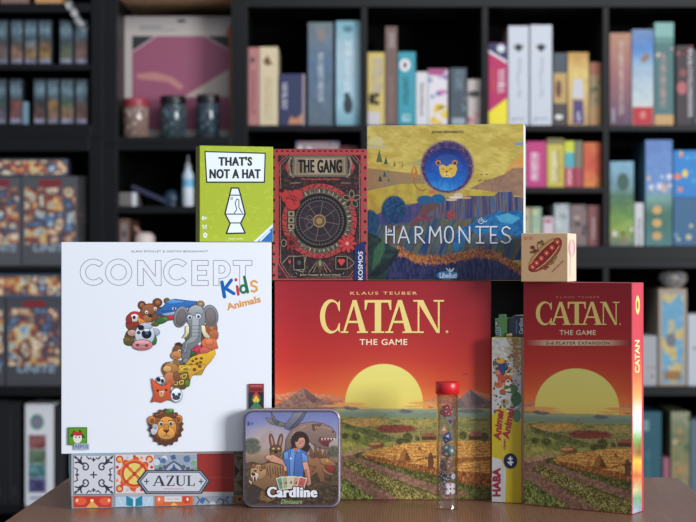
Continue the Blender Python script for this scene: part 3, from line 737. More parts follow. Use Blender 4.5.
tag(bm_obj('strap', bm, ms), 'grey printed strap hanging in front of the top left cases', 'strap')

#@@FG
# ================================================================== TABLE
# local frame: origin at the back right corner of the top, x to the right, y away from the camera
tb_rz = -0.022
TBL = empty('table', (0.4896, 2.43 + CAMY, 0), tb_rz, 'brown wood grain table that all the front games stand on', 'table')
bm = bmesh.new(); add_box(bm, -.905, 0, -.66, 0, TZ - .026, TZ, 0)
ed = [e_ for e_ in bm.edges if abs((e_.verts[0].co - e_.verts[1].co).z) > .01]
bmesh.ops.bevel(bm, geom=ed, offset=.008, segments=3, affect='EDGES')
bm_obj('tabletop', bm, M_TABLE, TBL)
for x in (-.86, -.045):
    for y in (-.615, -.045):
        box_obj('leg', x - .022, x + .022, y - .022, y + .022, 0, TZ - .026, M_LEG, TBL, .003)
bm = bmesh.new()
for y in (-.62, -.04): add_box(bm, -.836, -.069, y - .009, y + .009, TZ - .09, TZ - .0265)
for x in (-.865, -.04): add_box(bm, x - .009, x + .009, -.592, -.068, TZ - .09, TZ - .0265)
bm_obj('apron', bm, M_LEG, TBL)

def game(name, label, loc, rz, w, d, h, cat='game box', group=None):
    loc = Vector(loc); loc.z += .0003
    e = empty(name, loc, rz, label, cat, group)
    return e, Print(loc, rz, w, d, h)

def two_part(e, p, lidcol, traycol, split=.8, mat=None, peek=.0012):
    """lid over the front of a standing box, tray behind it"""
    full = p.d
    p.body(lidcol, y1=full * split)
    lid = p.build('lid', mat or M_PRINT, e)
    t = Print(p.loc, p.rz, p.w, p.d, p.h)
    t.body(traycol, y0=full * .1, x0=peek, x1=p.w - peek, z0=0.0, z1=p.h - peek)
    tray = t.build('tray', mat or M_PRINT, e)
    return lid, tray

# ------------------------------------------------------------------ landscape shared by the two red boxes
def landscape(X, Y):
    """X, Y in the large box's frame: horizon y = 408.5, sun centre x = 384"""
    n = lambda sx, sy, sd, o=4: fbm(X / sx, Y / sy, sd, o)
    C = ramp(Y, [(278, (150, 32, 42)), (320, (168, 38, 44)), (360, (190, 48, 40)), (385, (208, 76, 44)), (400, (226, 108, 58)), (409, (236, 132, 70))])
    gl = np.exp(-(((X - 384) / 62) ** 2 + ((Y - 408) / 50) ** 2)); C = C + gl[..., None] * np.array((24, 40, 16))
    r = Raster(X, Y, C)
    lum = lambda cx, cy, rx, ry: [r.ell(cx, cy, rx, ry, (184, 104, 78), var=10, soft=.25), r.ell(cx - .2, cy - ry * .25, rx * .86, ry * .72, (226, 150, 108), ns=1.6, col2=(206, 130, 96), soft=.4, a=.9)]
    rd = random.Random(12)
    for k in range(26):
        x = 272 + k * 2.9; h = 5 * math.exp(-((x - 292) / 20) ** 2) + 3 * math.exp(-((x - 325) / 9) ** 2)
        lum(x, 401 - h + rd.uniform(-1.5, 2.5), rd.uniform(2.5, 5), rd.uniform(2, 4))
    for k in range(26):
        x = 428 + k * 2.9; h = 7 * math.exp(-((x - 478) / 18) ** 2) + 1 * math.exp(-((x - 445) / 9) ** 2)
        lum(x, 402 - h + rd.uniform(-1.5, 2.5), rd.uniform(2.5, 5), rd.uniform(1.6, 4))
    # mountains
    r.poly([(268, 408), (276, 404), (288, 399), (296, 392.5), (303, 388), (309, 392), (318, 398), (330, 402), (344, 405), (352, 409), (268, 411)], (126, 96, 90), ns=2.6, wob=1.2, col2=(164, 122, 100))
    r.poly([(303, 388), (309, 392), (318, 399), (314, 404), (306, 398)], (104, 78, 78), var=10, a=.7)
    r.poly([(440, 410), (452, 404), (462, 396), (470, 389), (478, 395), (486, 400), (500, 403), (500, 411)], (118, 98, 102), ns=2.6, wob=1.2, col2=(150, 118, 108))
    r.poly([(470, 389), (478, 396), (486, 403), (476, 406), (470, 399)], (96, 80, 88), var=10, a=.7)
    # sun
    d = np.hypot(X - 384, Y - 402.8); r.mix(np.clip((38.9 - d) / .8 + .5, 0, 1) * (Y < 408.5), ramp(Y, [(364, (234, 224, 124)), (396, (238, 218, 112)), (409, (238, 206, 104))]))
    for a_, b_, c_, e_ in ((349, 404, 16, 1.6), (341, 406, 20, 1.3), (424, 403, 14, 1.5), (436, 405.5, 18, 1.3), (412, 406.6, 9, .9), (362, 407, 8, .8)):
        r.ell(a_, b_, c_, e_, (232, 164, 92), var=10, soft=.5, a=.9)
    below = (Y >= 408.5).astype(float)
    r.mix(below, ramp(Y + (n(7, .9, 5) - .5) * 7, [(408, (184, 172, 118)), (411, (146, 156, 126)), (415, (124, 142, 122)), (419, (134, 144, 106))]))
    for a_, b_, c_, e_ in ((352, 408.6, 7, 1.6), (347, 407.6, 3, 1.6), (406, 411.5, 7, 1.8), (403, 410.6, 2.2, 1.8), (300, 412, 14, 1.8), (470, 411, 14, 2.2), (385, 414.6, 1.2, .8)): r.ell(a_, b_, c_, e_, (104, 100, 104), var=10, soft=.4, a=.85)
    land = (Y > 417.4 + (n(14, 50, 8) - .5) * 6).astype(float)
    g = ramp(n(11, 2.0, 21), [(.25, (74, 92, 56)), (.42, (122, 130, 72)), (.55, (160, 148, 82)), (.66, (104, 118, 66)), (.8, (150, 134, 84))])
    r.mix(land, g)
    r.ell(363, 422.4, 24, 4.4, (190, 150, 78), ns=3, col2=(166, 132, 70), soft=.3); r.ell(418, 424, 18, 3, (172, 152, 84), ns=3, col2=(120, 128, 68), soft=.4)
    r.ell(396, 428.8, 20, 4.0, (140, 66, 56), ns=1.0, col2=(104, 46, 44), soft=.3)
    r.ell(300, 428, 26, 5, (172, 140, 74), ns=2, col2=(112, 112, 60), soft=.5); r.ell(456, 425, 22, 4, (96, 118, 64), ns=1.6, col2=(134, 140, 78), soft=.5)
    r.poly([(340, 421), (352, 425), (372, 430), (394, 437), (404, 442), (384, 440), (362, 434), (342, 427)], (62, 84, 48), ns=1.2, col2=(106, 120, 64), wob=1)
    r.poly([(268, 430), (300, 424), (340, 427), (362, 433), (382, 440), (402, 446), (380, 454), (345, 460), (268, 462)], (136, 148, 72), ns=3, wob=1.4, col2=(92, 114, 54))
    r.poly([(268, 446), (320, 438), (348, 441), (366, 446), (372, 451), (345, 456), (268, 470)], (164, 166, 80), ns=4, wob=1.2, col2=(116, 134, 60))
    r.poly([(400, 434), (440, 429), (500, 430), (500, 446), (420, 446)], (104, 118, 62), ns=1.6, wob=1, col2=(150, 142, 80))
    r.poly([(268, 457), (345, 452), (400, 452), (500, 455), (500, 530), (268, 530)], (92, 100, 48), ns=2, wob=1.2, col2=(56, 70, 34))
    # wheat with curved furrows
    wheat = [(362, 454), (368, 450.6), (380, 448), (404, 443.6), (436, 441), (500, 441), (500, 487), (459, 480), (436, 474), (415, 469), (392, 464.4), (366, 458)]
    wm = r.mask(wheat, .8)
    fur = np.sin((Y - 441 + (X - 420) ** 2 / 900.) * 2.2 + n(9, 3, 5) * 5)
    wc = ramp(n(1.3, 1.1, 61) * .6 + fur * .07 + .2, [(.25, (132, 78, 38)), (.42, (184, 122, 54)), (.58, (216, 160, 74)), (.75, (232, 184, 98))])
    r.mix(wm, wc)
    wt = r.mask([(366, 455), (392, 460), (415, 464), (436, 468), (470, 472), (500, 474), (500, 492), (459, 482), (436, 475), (415, 470), (392, 465), (366, 459)], .8, seed=4)
    r.mix(wt * .92, ramp(n(.8, 2.4, 63), [(.3, (92, 50, 26)), (.55, (150, 88, 42)), (.75, (196, 130, 66))]))
    r.poly([(386, 456), (398, 460), (420, 461), (426, 456), (412, 462), (402, 463)], (120, 66, 34), var=10, a=.8); r.poly([(440, 466), (456, 458), (500, 456), (500, 459), (462, 462), (448, 470)], (132, 74, 36), var=12, a=.75); r.poly([(462, 442), (474, 446), (480, 452), (476, 447)], (140, 84, 40), a=.8)
    TR, TR2 = (150, 116, 98), (112, 82, 76)
    r.poly([(268, 466), (335, 452.5), (352, 450.5), (372, 446.5), (376, 447.6), (362, 451.4), (352, 455), (268, 478)], (176, 144, 108), ns=2, col2=(150, 118, 92))
    r.poly([(340, 456), (352, 455.4), (368, 460.6), (392, 469.6), (416, 478.4), (436, 485), (470, 494), (500, 502), (500, 510), (450, 500), (434, 493), (412, 485.6), (390, 477), (366, 466.6), (346, 460)], TR, ns=2, wob=.8, col2=TR2)
    r.poly([(268, 470), (335, 457), (346, 459), (343, 464), (352, 470), (370, 482), (402, 500), (420, 530), (372, 530), (378, 502), (356, 486), (340, 476), (330, 470), (268, 482)], TR, ns=2, wob=.8, col2=TR2)
    hd = n(1.1, 1.0, 91); H1 = [(.28, (44, 54, 28)), (.45, (92, 98, 48)), (.6, (142, 138, 74)), (.75, (190, 180, 112))]; H2 = [(.28, (36, 48, 26)), (.5, (70, 86, 42)), (.72, (124, 126, 66))]
    r.mix(r.mask([(345, 462), (352, 459.6), (366, 466), (382, 474), (404, 484), (436, 496), (470, 510), (500, 530), (420, 530), (402, 502), (376, 484), (354, 472)], 1.4, seed=14), ramp(hd, H1))
    r.mix(r.mask([(356, 457), (366, 458.6), (392, 466), (415, 471.5), (436, 477), (459, 483), (500, 490), (500, 503), (470, 494), (436, 485), (412, 477), (388, 468)], 1.2, seed=24), ramp(hd, H2))
    r.mix(r.mask([(268, 478), (325, 470), (340, 476), (354, 486), (374, 498), (384, 530), (268, 530)], 1.8, seed=34), ramp(n(1.0, 2.2, 95), [(.28, (40, 58, 30)), (.5, (90, 118, 54)), (.7, (150, 168, 88))]))
    r.mix(r.mask([(444, 500), (470, 494), (500, 497), (500, 530), (470, 530)], 1.5, seed=35), ramp(hd, H2))
    for cx, cy, rx, ry in ((407.4, 437.6, 4.8, 5), (400, 441.2, 3.8, 3.2), (417.4, 438.8, 2.4, 2.4), (356, 436.6, 4.6, 3.4), (345, 436, 3.4, 3), (331, 433, 5, 3), (463, 435.4, 3.8, 4.2), (484, 437, 4.5, 4.5), (290, 444, 8, 5), (311, 446, 6, 4)):
        r.ell(cx, cy, rx, ry, (38, 52, 30), ns=.9, col2=(92, 104, 54), soft=.3)
    r.ell(376.4, 444.9, 8, 3.4, (140, 92, 56), ns=1, col2=(98, 60, 40), soft=.25); r.ell(375, 443.6, 6, 1.5, (186, 140, 90), soft=.5)
    for a_, b_, w_, h_ in ((428.8, 436.4, 7.2, 3.6), (475, 435.8, 6.5, 4)):
        r.poly([(a_ - w_, b_ + h_), (a_ - w_, b_ - .6), (a_ + w_, b_ - .6), (a_ + w_, b_ + h_)], (88, 54, 46), var=14); r.poly([(a_ - w_ - 1, b_), (a_ - w_ * .5, b_ - h_), (a_ + w_ * .7, b_ - h_), (a_ + w_ + 1, b_)], (142, 86, 68), var=12)
    r.poly([(404.3, 447.6), (401.4, 453), (398.2, 460.5), (411.6, 460.5), (407.6, 453)], (150, 96, 50), var=24, ns=1); r.poly([(404.3, 447.6), (406, 453), (405, 460.5), (411.6, 460.5), (407.6, 453)], (100, 60, 34), var=14)
    r.poly([(429, 453), (432, 453), (434, 461), (433, 469), (427.6, 469), (428, 460)], (96, 64, 50), var=16); r.poly([(425, 457), (436, 456), (436, 458), (425, 459)], (84, 60, 44)); r.poly([(419.6, 446), (417, 450.4), (422.4, 450.4)], (140, 86, 44), var=12)
    m = (Y > 418) * 1.0
    gr = (r.C @ np.array((.32, .55, .13)))[..., None]; wgt = np.clip((Y - 417) / 4, 0, 1)[..., None]; r.C = r.C + (gr - r.C) * .18 * wgt + wgt * np.array((18, 6, -4.))
    r.C = r.C * (1 + m[..., None] * (vnoise(X / .9, Y / .9, 200)[..., None] - .5) * .34)
    return r.C

GOLD = (240, 214, 130)
# ------------------------------------------------------------------ large red box
CL = (-0.0992, 0.0, TZ)
e, p = game('game_box', 'largest red game box with a yellow setting sun over fields', CL, 0, .2926, .07, .2955)
p.rect(268, 276, 497, 505, (150, 30, 38))
p.grid(273.4, 281.6, 492, 499.6, landscape, .55)
p.crop(268, 276, 3)
p.text('KLAUS TEUBER', 247, 47, 447, 56, (232, 190, 120), bold=.012, sp=1.35)
for dx, c in ((1.6, (110, 22, 26)), (0, (238, 212, 128))):
    serif_word(p, [(ch, a + dx, b + dx) for ch, a, b in (('C', 156, 219), ('A', 218, 300), ('T', 290, 370), ('A', 352, 438), ('N', 436, 528))], 72 + dx, 171 + dx, c)
p.ell(537, 167, 4, 4, (225, 190, 120))
p.text('THE GAME', 275, 189, 418, 207, (242, 228, 196), bold=.014, sp=1.1)
p.crop()
p.stroke([(463, 375), (465.5, 373.4), (468, 375)], .5, (80, 40, 40))
two_part(e, p, solid((150, 32, 40)), solid((120, 24, 30)))

# ------------------------------------------------------------------ red expansion box
th = -math.atan2(.086, .129)
EL = (.2325, 2.158 + CAMY, TZ)
EW = math.hypot(.129, .086)
e, p = game('game_box', 'narrow red expansion game box turned aside, yellow sun, at the right', EL, th, EW, .037, .295)
p.rect(516, 276, 640, 520, (150, 30, 38))
def lex(X, Y):
    sl = (X - 577) * -.02
    return landscape(384 + (X - 577) * 38.7 / 42.0, 408.5 + (Y + sl - 413.7) * 44.5 / 45.2)
p.clip = True
p.grid(523.6, 282.4, 632.0, 515, lex, .5)
k_ = 4.64
p.crop(510, 260, k_)
p.text('KLAUS TEUBER', 214, 168, 416, 177, (200, 130, 90), bold=.01, sp=1.35)
for dx, c in ((2.2, (110, 22, 26)), (0, (238, 208, 120))):
    serif_word(p, [(ch, a + dx, b + dx) for ch, a, b in (('C', 120, 198), ('A', 186, 284), ('T', 268, 352), ('A', 330, 430), ('N', 418, 508))], 194 + dx, 301 + dx, c)
p.ell(511, 297, 4, 4, (225, 170, 110))
p.text('THE GAME', 230, 325, 398, 348, (238, 214, 180), bold=.014, sp=1.1)
def rib(X, Y):
    t = np.clip(np.abs(X - 577) / 54, 0, 1)
    return ramp(t, [(0, (226, 196, 160)), (.6, (214, 170, 135)), (1, (158, 40, 44))])
p.crop(); p.grid(525, 340, 631, 345.6, rib, 1); p.crop(510, 260, k_)
p.text('5-6 PLAYER EXPANSION', 168, 378, 462, 393, (120, 50, 40), bold=.02, sp=1.15)
p.crop()
# right hand side strip
p.face = 'right'
def sidefn(X, Y):
    C = ramp(Y, [(282, (196, 62, 80)), (345, (200, 66, 74)), (375, (220, 110, 70)), (395, (225, 160, 90)), (412, (226, 225, 215)), (430, (190, 205, 190)), (440, (120, 160, 80)), (452, (150, 100, 50)), (462, (215, 185, 60)), (476, (200, 110, 55)), (490, (190, 180, 130)), (498, (110, 150, 110)), (514, (150, 160, 190))])
    return C + (fbm(X / 3, Y / 5, 3)[..., None] - .5) * 50 * (Y > 410)[..., None]
p.grid(632.6, 280, 641.6, 516, sidefn, .8)
p.ell(637.6, 305, 2.1, 9.5, (236, 205, 120)); p.ell(637.4, 305, 1.0, 4.6, (190, 90, 60))
p.text('CATAN', 637.2 - 16.5, 356.5 - 2.4, 637.2 + 16.5, 356.5 + 2.4, (238, 214, 150), bold=.03, rot=-90 + 180)
p.face = 'front'
lid, _ = two_part(e, p, solid((190, 60, 70)), solid((170, 50, 60)), split=.995, peek=.0006)

# ------------------------------------------------------------------ white animal box
CZ = TZ + .0712
thC = R(7.5)
CLc = (-.3738, 2.122 + CAMY, CZ)
e, p = game('game_box', 'large white game box with a question mark made of cartoon animals', CLc, thC, .2748, .05, .2762)
p.crop(190, 235, 6.96)
LN = (92, 98, 112)
def outl(pts): p.stroke(pts, .55 * p.T[2], LN, closed=True, cap=False, keep=True)
outl([(12, 177), (127, 177), (127, 212), (52, 212), (52, 246), (116, 246), (116, 280), (52, 280), (52, 317), (127, 317), (127, 352), (12, 352)])
def pbowl(cx, rx, ry, cy=240): return [(cx + rx * math.sin(R(a)), cy - ry * math.cos(R(a))) for a in range(0, 181, 12)]
outl([(162, 177)] + pbowl(222, 60, 62, 239) + [(202, 301), (202, 352), (162, 352)])
outl([(202, 212)] + pbowl(220, 25, 27, 239) + [(202, 266)])
outl([(300, 177), (432, 177), (432, 212), (386, 212), (386, 352), (346, 352), (346, 212), (300, 212)])
p.crop(60, 235, 6.96)
def ring(cx, a0, a1):
    ou = [(cx + 92 * math.cos(R(a)), 259 + 92 * math.sin(R(a))) for a in np.linspace(a0, a1, 34)]
    inn = [(cx + 54 * math.cos(R(a)), 259 + 54 * math.sin(R(a))) for a in np.linspace(a1, a0, 34)]
    return ou, inn
ou, inn = ring(232, 42, 318); outl(ou + inn)
ou, inn = ring(408, 0, 360); p.stroke(ou, 3.8, LN, cap=False, keep=True); p.stroke(inn, 3.8, LN, cap=False, keep=True)
outl([(540, 177), (578, 177), (664, 290), (664, 177), (704, 177), (704, 352), (668, 352), (580, 232), (580, 352), (540, 352)])
ou, inn = ring(812, 42, 318); outl(ou + inn)
p.up(); p.crop()
p.text('ALAIN RIVOLLET & GAETAN BEAUJANNOT', 131, 250.3, 208, 253.0, (84, 88, 100), bold=.012, sp=1.15)
# Kids
p.crop(190, 235, 6.96)
bl, rd_, gn, og = (0, 96, 176), (200, 60, 72), (20, 110, 72), (222, 160, 70)
p.stroke([(222, 328), (240, 430)], 26, bl); p.stroke([(288, 314), (240, 378)], 24, bl); p.stroke([(248, 372), (306, 408)], 24, bl)
p.stroke([(328, 358), (336, 414)], 20, rd_); p.ell(320, 312, 11, 12, rd_)
p.stroke([(378, 292), (402, 398)], 20, gn); p.arc(372, 376, 22, 26, 0, 360, 19, gn)
p.stroke([(466, 330), (446, 318), (426, 330), (428, 350), (460, 362), (466, 382), (446, 396), (428, 388)], 15, og)
p.text('Animals', 250, 448, 494, 498, (226, 150, 66), bold=.035, rot=14)
# ---- question mark of animals (crop A)
p.crop(110, 285, 5.8)
p.stroke([(112, 300), (150, 250), (185, 180), (240, 158), (320, 156), (400, 165), (480, 200), (560, 280), (560, 350), (510, 410), (440, 455), (385, 500), (350, 520)], 60, (104, 78, 48))
p.ink = .42; p.tone = .13
BR, BR2, ORG, RDD = (132, 78, 48), (166, 104, 64), (214, 116, 52), (196, 52, 48)
p.ell(112, 330, 32, 22, (92, 86, 50)); p.ell(98, 318, 20, 14, (120, 92, 44))           # olive frog
p.ell(185, 118, 23, 24, (98, 66, 48)); p.ell(275, 102, 27, 24, (112, 66, 48)); p.ell(185, 118, 12, 13, BR2); p.ell(277, 102, 14, 13, BR2)
p.ell(232, 162, 56, 54, BR); p.ell(225, 142, 40, 30, (150, 92, 58)); p.ell(212, 196, 30, 20, BR2)
p.ell(212, 158, 9, 10, (225, 220, 215)); p.ell(262, 138, 9, 10, (225, 220, 215)); p.ell(213, 160, 4, 5, (30, 25, 25)); p.ell(262, 140, 4, 5, (30, 25, 25)); p.ell(234, 178, 12, 8, (50, 34, 30))
p.ell(145, 196, 46, 42, (172, 52, 44)); p.ell(115, 228, 22, 30, (140, 60, 42)); p.ell(142, 190, 25, 22, (224, 215, 215)); p.ell(140, 188, 8, 9, (60, 50, 40)); p.poly([(160, 188), (200, 206), (198, 222), (168, 222)], (222, 150, 50))
p.ell(110, 200, 16, 26, (150, 46, 44)); p.ell(190, 222, 22, 12, (214, 130, 70))
# green leaves, red bit between bear and whale
p.ell(300, 205, 40, 18, (62, 104, 58), rot=-20); p.ell(330, 196, 22, 12, (90, 130, 66)); p.ell(355, 186, 24, 18, (196, 52, 58)); p.ell(262, 228, 22, 12, (86, 92, 52))
# whale
p.ell(330, 92, 16, 16, (120, 84, 52)); p.ell(525, 112, 22, 20, (150, 112, 66)); p.ell(525, 112, 11, 10, (192, 160, 90))
p.poly([(262, 165), (296, 136), (330, 104), (375, 82), (440, 90), (505, 96), (496, 108), (450, 130), (400, 160), (330, 176), (285, 172)], (44, 104, 176))
p.poly([(320, 100), (362, 84), (440, 94), (410, 104), (350, 110)], (86, 150, 214)); p.poly([(300, 168), (390, 152), (370, 172), (320, 178)], (150, 176, 206)); p.ell(372, 137, 12, 7, (225, 228, 235)); p.ell(373, 137, 5, 5, (20, 30, 60))
p.stroke([(296, 152), (360, 150)], 3, (26, 64, 120))
# right column brown animals
p.ell(588, 252, 34, 46, (158, 92, 56)); p.ell(600, 290, 28, 34, (178, 102, 66)); p.poly([(528, 330), (560, 300), (612, 312), (626, 366), (586, 376), (538, 360)], (216, 112, 70)); p.ell(576, 330, 24, 18, (226, 130, 84)); p.ell(590, 244, 14, 18, (196, 126, 82))
p.ell(505, 375, 30, 28, (198, 62, 84)); p.ell(548, 382, 28, 22, (206, 92, 84)); p.arc(503, 374, 17, 16, 0, 330, 5, (146, 34, 60)); p.ell(480, 400, 18, 14, (60, 92, 46))
p.ell(462, 300, 26, 40, (86, 112, 62))
# elephant
EG, EG2, EG3 = (126, 130, 134), (158, 161, 165), (92, 96, 102)
p.ell(410, 184, 38, 62, EG, rot=14); p.ell(412, 188, 26, 46, (112, 104, 106), rot=14); p.ell(584, 178, 42, 62, EG, rot=-10); p.ell(584, 182, 28, 48, (122, 112, 112), rot=-10)
p.poly([(448, 160), (460, 130), (490, 114), (530, 118), (552, 150), (550, 210), (530, 262), (528, 320), (500, 350), (470, 372), (460, 430), (424, 440), (412, 400), (424, 340), (452, 318), (466, 290), (466, 240), (448, 210)], EG)
p.ell(498, 152, 42, 34, EG2); p.poly([(478, 180), (516, 180), (512, 300), (486, 330), (450, 340), (438, 400), (428, 390), (440, 330), (474, 300)], EG2)
for y in (236, 256, 276, 296): p.stroke([(474, y), (522, y)], 3, EG3)
p.stroke([(424, 360), (452, 366)], 3, EG3); p.stroke([(420, 390), (450, 394)], 3, EG3)
p.ell(462, 188, 13, 14, (228, 230, 236)); p.ell(512, 182, 15, 15, (228, 230, 236)); p.ell(463, 189, 7, 8, (66, 96, 140)); p.ell(513, 183, 7, 8, (66, 96, 140)); p.ell(463, 189, 3, 4, (20, 20, 25)); p.ell(513, 183, 3, 4, (20, 20, 25))
p.stroke([(448, 170), (470, 166)], 4, EG3); p.stroke([(500, 160), (526, 164)], 4, EG3)
p.poly([(440, 240), (458, 240), (458, 275), (442, 302), (420, 306), (438, 280)], (226, 212, 176)); p.poly([(530, 234), (550, 236), (556, 270), (580, 300), (572, 312), (546, 298), (532, 268)], (226, 212, 176))
p.ell(404, 452, 22, 14, EG3); p.ell(440, 440, 18, 14, EG)
# giraffe on the right bottom
p.poly([(430, 470), (470, 420), (520, 400), (560, 396), (606, 372), (610, 402), (585, 440), (552, 476), (530, 520), (400, 522), (396, 490)], (212, 166, 42))
for x, y in ((480, 440), (500, 428), (505, 455), (530, 425), (470, 462), (525, 448)): p.ell(x, y, 8, 6, (116, 74, 32))
p.ell(445, 490, 42, 16, (226, 190, 62), rot=-12); p.ell(448, 492, 22, 7, (170, 120, 40), rot=-12); p.ell(500, 486, 32, 18, (196, 150, 50))
# monkey + lion cub
p.ell(398, 348, 18, 14, (66, 46, 36)); p.ell(392, 384, 26, 34, (122, 78, 44)); p.ell(384, 408, 30, 24, (194, 128, 72)); p.ell(402, 384, 8, 9, (225, 215, 200)); p.ell(403, 385, 4, 5, (30, 22, 20)); p.stroke([(368, 414), (396, 420)], 3, (90, 50, 34))
p.ell(345, 490, 44, 44, (158, 108, 60)); p.ell(322, 470, 14, 14, (122, 84, 50)); p.ell(384, 458, 26, 22, (140, 102, 60)); p.ell(356, 460, 15, 14, (200, 190, 150)); p.ell(357, 461, 7, 7, (40, 36, 30)); p.ell(340, 505, 24, 18, (204, 160, 106)); p.ell(338, 498, 7, 5, (50, 34, 26))
# cow
p.ell(128, 278, 26, 18, (196, 150, 140)); p.ell(262, 274, 26, 20, (170, 176, 190)); p.ell(254, 318, 16, 30, (62, 112, 58))
p.ell(202, 288, 56, 62, (196, 204, 218)); p.ell(205, 240, 38, 20, (176, 184, 200)); p.ell(180, 247, 16, 14, (22, 22, 26)); p.ell(212, 284, 27, 25, (24, 24, 28)); p.ell(214, 280, 10, 9, (60, 90, 130)); p.ell(166, 276, 10, 8, (60, 64, 74)); p.ell(212, 262, 16, 7, (226, 230, 240))
p.ell(188, 348, 58, 30, (206, 130, 134)); p.ell(186, 334, 46, 14, (224, 158, 160)); p.ell(160, 348, 8, 7, (120, 52, 60)); p.ell(212, 350, 8, 7, (120, 52, 60)); p.stroke([(150, 368), (226, 370)], 3, (150, 80, 86))
# ---- lower part (crop B)
p.crop(110, 365, 5.8)
p.poly([(400, 0), (552, 0), (545, 24), (505, 42), (470, 66), (460, 108), (430, 140), (385, 134), (352, 116), (360, 80), (392, 40)], (198, 152, 52))
p.poly([(402, 48), (450, 40), (462, 96), (430, 140), (388, 132), (358, 112), (370, 80)], (104, 84, 40))
for pts in ([(382, 70), (410, 62), (402, 84), (384, 88)], [(416, 58), (444, 52), (440, 72), (420, 78)], [(372, 96), (392, 96), (390, 116), (372, 112)], [(402, 94), (424, 88), (424, 108), (404, 112)]): p.stroke(pts, 5, (222, 186, 84), closed=True, cap=False)
p.ell(436, 22, 34, 13, (226, 192, 66), rot=-15); p.ell(440, 22, 16, 6, (160, 116, 40), rot=-15); p.ell(490, 26, 10, 8, (120, 78, 34)); p.ell(520, 8, 10, 7, (120, 78, 34)); p.ell(448, 106, 14, 20, (96, 124, 44))
p.ell(352, 22, 44, 34, (172, 122, 68)); p.ell(332, 22, 24, 18, (212, 164, 104)); p.ell(346, 80, 34, 40, (190, 116, 74)); p.ell(386, 66, 20, 28, (130, 84, 50))
p.ell(294, 88, 24, 22, (218, 220, 226)); p.ell(282, 84, 10, 12, (30, 30, 36)); p.ell(304, 92, 8, 10, (30, 30, 36)); p.ell(310, 110, 10, 10, (120, 120, 126))
p.poly([(242, 76), (266, 104), (296, 122), (326, 116), (352, 86), (352, 130), (346, 160), (372, 206), (334, 200), (300, 216), (264, 208), (240, 216), (258, 172), (248, 130)], (214, 88, 48))
p.poly([(284, 150), (318, 146), (312, 178), (298, 190), (284, 176)], (232, 150, 104)); p.ell(300, 158, 9, 6, (236, 220, 200)); p.ell(298, 160, 4, 4, (60, 34, 30)); p.ell(276, 148, 6, 5, (50, 32, 30)); p.ell(326, 144, 6, 5, (50, 32, 30)); p.stroke([(296, 196), (316, 190)], 6, (96, 120, 70))
p.ell(386, 174, 33, 42, (212, 222, 232)); p.ell(384, 160, 26, 24, (232, 238, 244)); p.ell(368, 172, 7, 9, (44, 62, 92)); p.ell(402, 170, 7, 9, (44, 62, 92)); p.ell(384, 188, 20, 12, (60, 70, 84)); p.ell(384, 208, 16, 6, (206, 222, 232))
# lion head: the dot of the question mark
p.crop(105.8, 361.2, 5.39)
MN, MN2 = (104, 62, 40), (140, 84, 50)
mane = []
for k in range(36):
    a = R(k * 10); rr = 1.06 if k % 2 else .93
    mane.append((324 + 90 * rr * math.cos(a), 352 + (92 + 8 * max(0, math.sin(a))) * rr * math.sin(a)))
p.poly(mane, MN)
mane2 = [(324 + (x - 324) * .82, 346 + (y - 352) * .84) for x, y in mane]; p.poly(mane2, MN2)
p.ell(248, 318, 20, 22, (196, 124, 62)); p.ell(394, 312, 18, 22, (196, 124, 62)); p.ell(250, 320, 10, 12, (140, 78, 44)); p.ell(392, 314, 9, 12, (140, 78, 44)); p.poly([(270, 300), (330, 270), (384, 306), (350, 300), (300, 306)], (120, 66, 38))
p.ell(328, 360, 52, 62, (212, 142, 62)); p.ell(326, 386, 46, 34, (222, 156, 76)); p.ell(342, 270, 24, 12, (70, 118, 56), rot=-14); p.ell(350, 264, 10, 8, (120, 160, 80))
p.ell(298, 336, 11, 12, (214, 206, 178)); p.ell(350, 334, 12, 12, (214, 206, 178)); p.ell(299, 338, 6, 7, (60, 50, 36)); p.ell(350, 336, 6, 7, (60, 50, 36)); p.stroke([(284, 322), (308, 322)], 5, (120, 70, 40)); p.stroke([(338, 320), (364, 318)], 5, (120, 70, 40))
p.poly([(316, 340), (334, 340), (340, 374), (312, 374)], (196, 126, 54)); p.poly([(310, 372), (342, 372), (328, 386)], (70, 40, 32)); p.stroke([(326, 384), (326, 396), (312, 404)], 3, (96, 52, 34)); p.stroke([(326, 396), (342, 404)], 3, (96, 52, 34))
p.ell(262, 366, 18, 30, (206, 208, 212), rot=12); p.ell(266, 352, 9, 14, (170, 172, 180)); p.ell(246, 354, 6, 10, (60, 60, 70))
p.crop()
p.ink = None; p.tone = 0.0
# publisher emblem and recommendation sticker
p.rect(68.2, 427.0, 87.2, 444.8, (66, 118, 28)); p.rect(69.2, 428, 86.2, 443.8, (96, 150, 30)); p.poly([(70, 436), (74, 430), (77, 434), (80, 429), (85, 437), (80, 439)], (36, 66, 26))
p.ell(77.6, 437.8, 4.4, 5.2, (226, 224, 214)); p.ell(77.6, 433.6, 5.2, 2.1, (190, 46, 40)); p.ell(76, 437, .7, .8, (30, 30, 30)); p.ell(79.4, 437, .7, .8, (30, 30, 30))
p.rect(74.4, 443.4, 89.2, 449.6, (176, 186, 204)); p.text('REPOS', 75.4, 444.3, 88.4, 448.4, (70, 84, 120), bold=.02)
p.rect(248.4, 383.6, 263.8, 409.0, (42, 40, 42)); p.rect(248.4, 383.6, 263.8, 392, (142, 44, 46)); p.rect(250, 385.2, 262, 386.6, (176, 96, 90)); p.rect(250, 388.5, 262, 390.5, (100, 34, 36))
p.poly([(256, 391), (261.5, 399), (256, 407), (250.5, 399)], (44, 92, 66)); p.poly([(256, 391), (260, 397), (252, 397)], (200, 60, 52)); p.poly([(256, 395), (259.5, 400), (256, 405), (252.5, 400)], (222, 194, 66)); p.poly([(249, 408.6), (256, 401), (263, 408.6)], (58, 130, 90))
WH = (234, 236, 242)
two_part(e, p, solid(WH), solid((205, 208, 216)), split=.8)

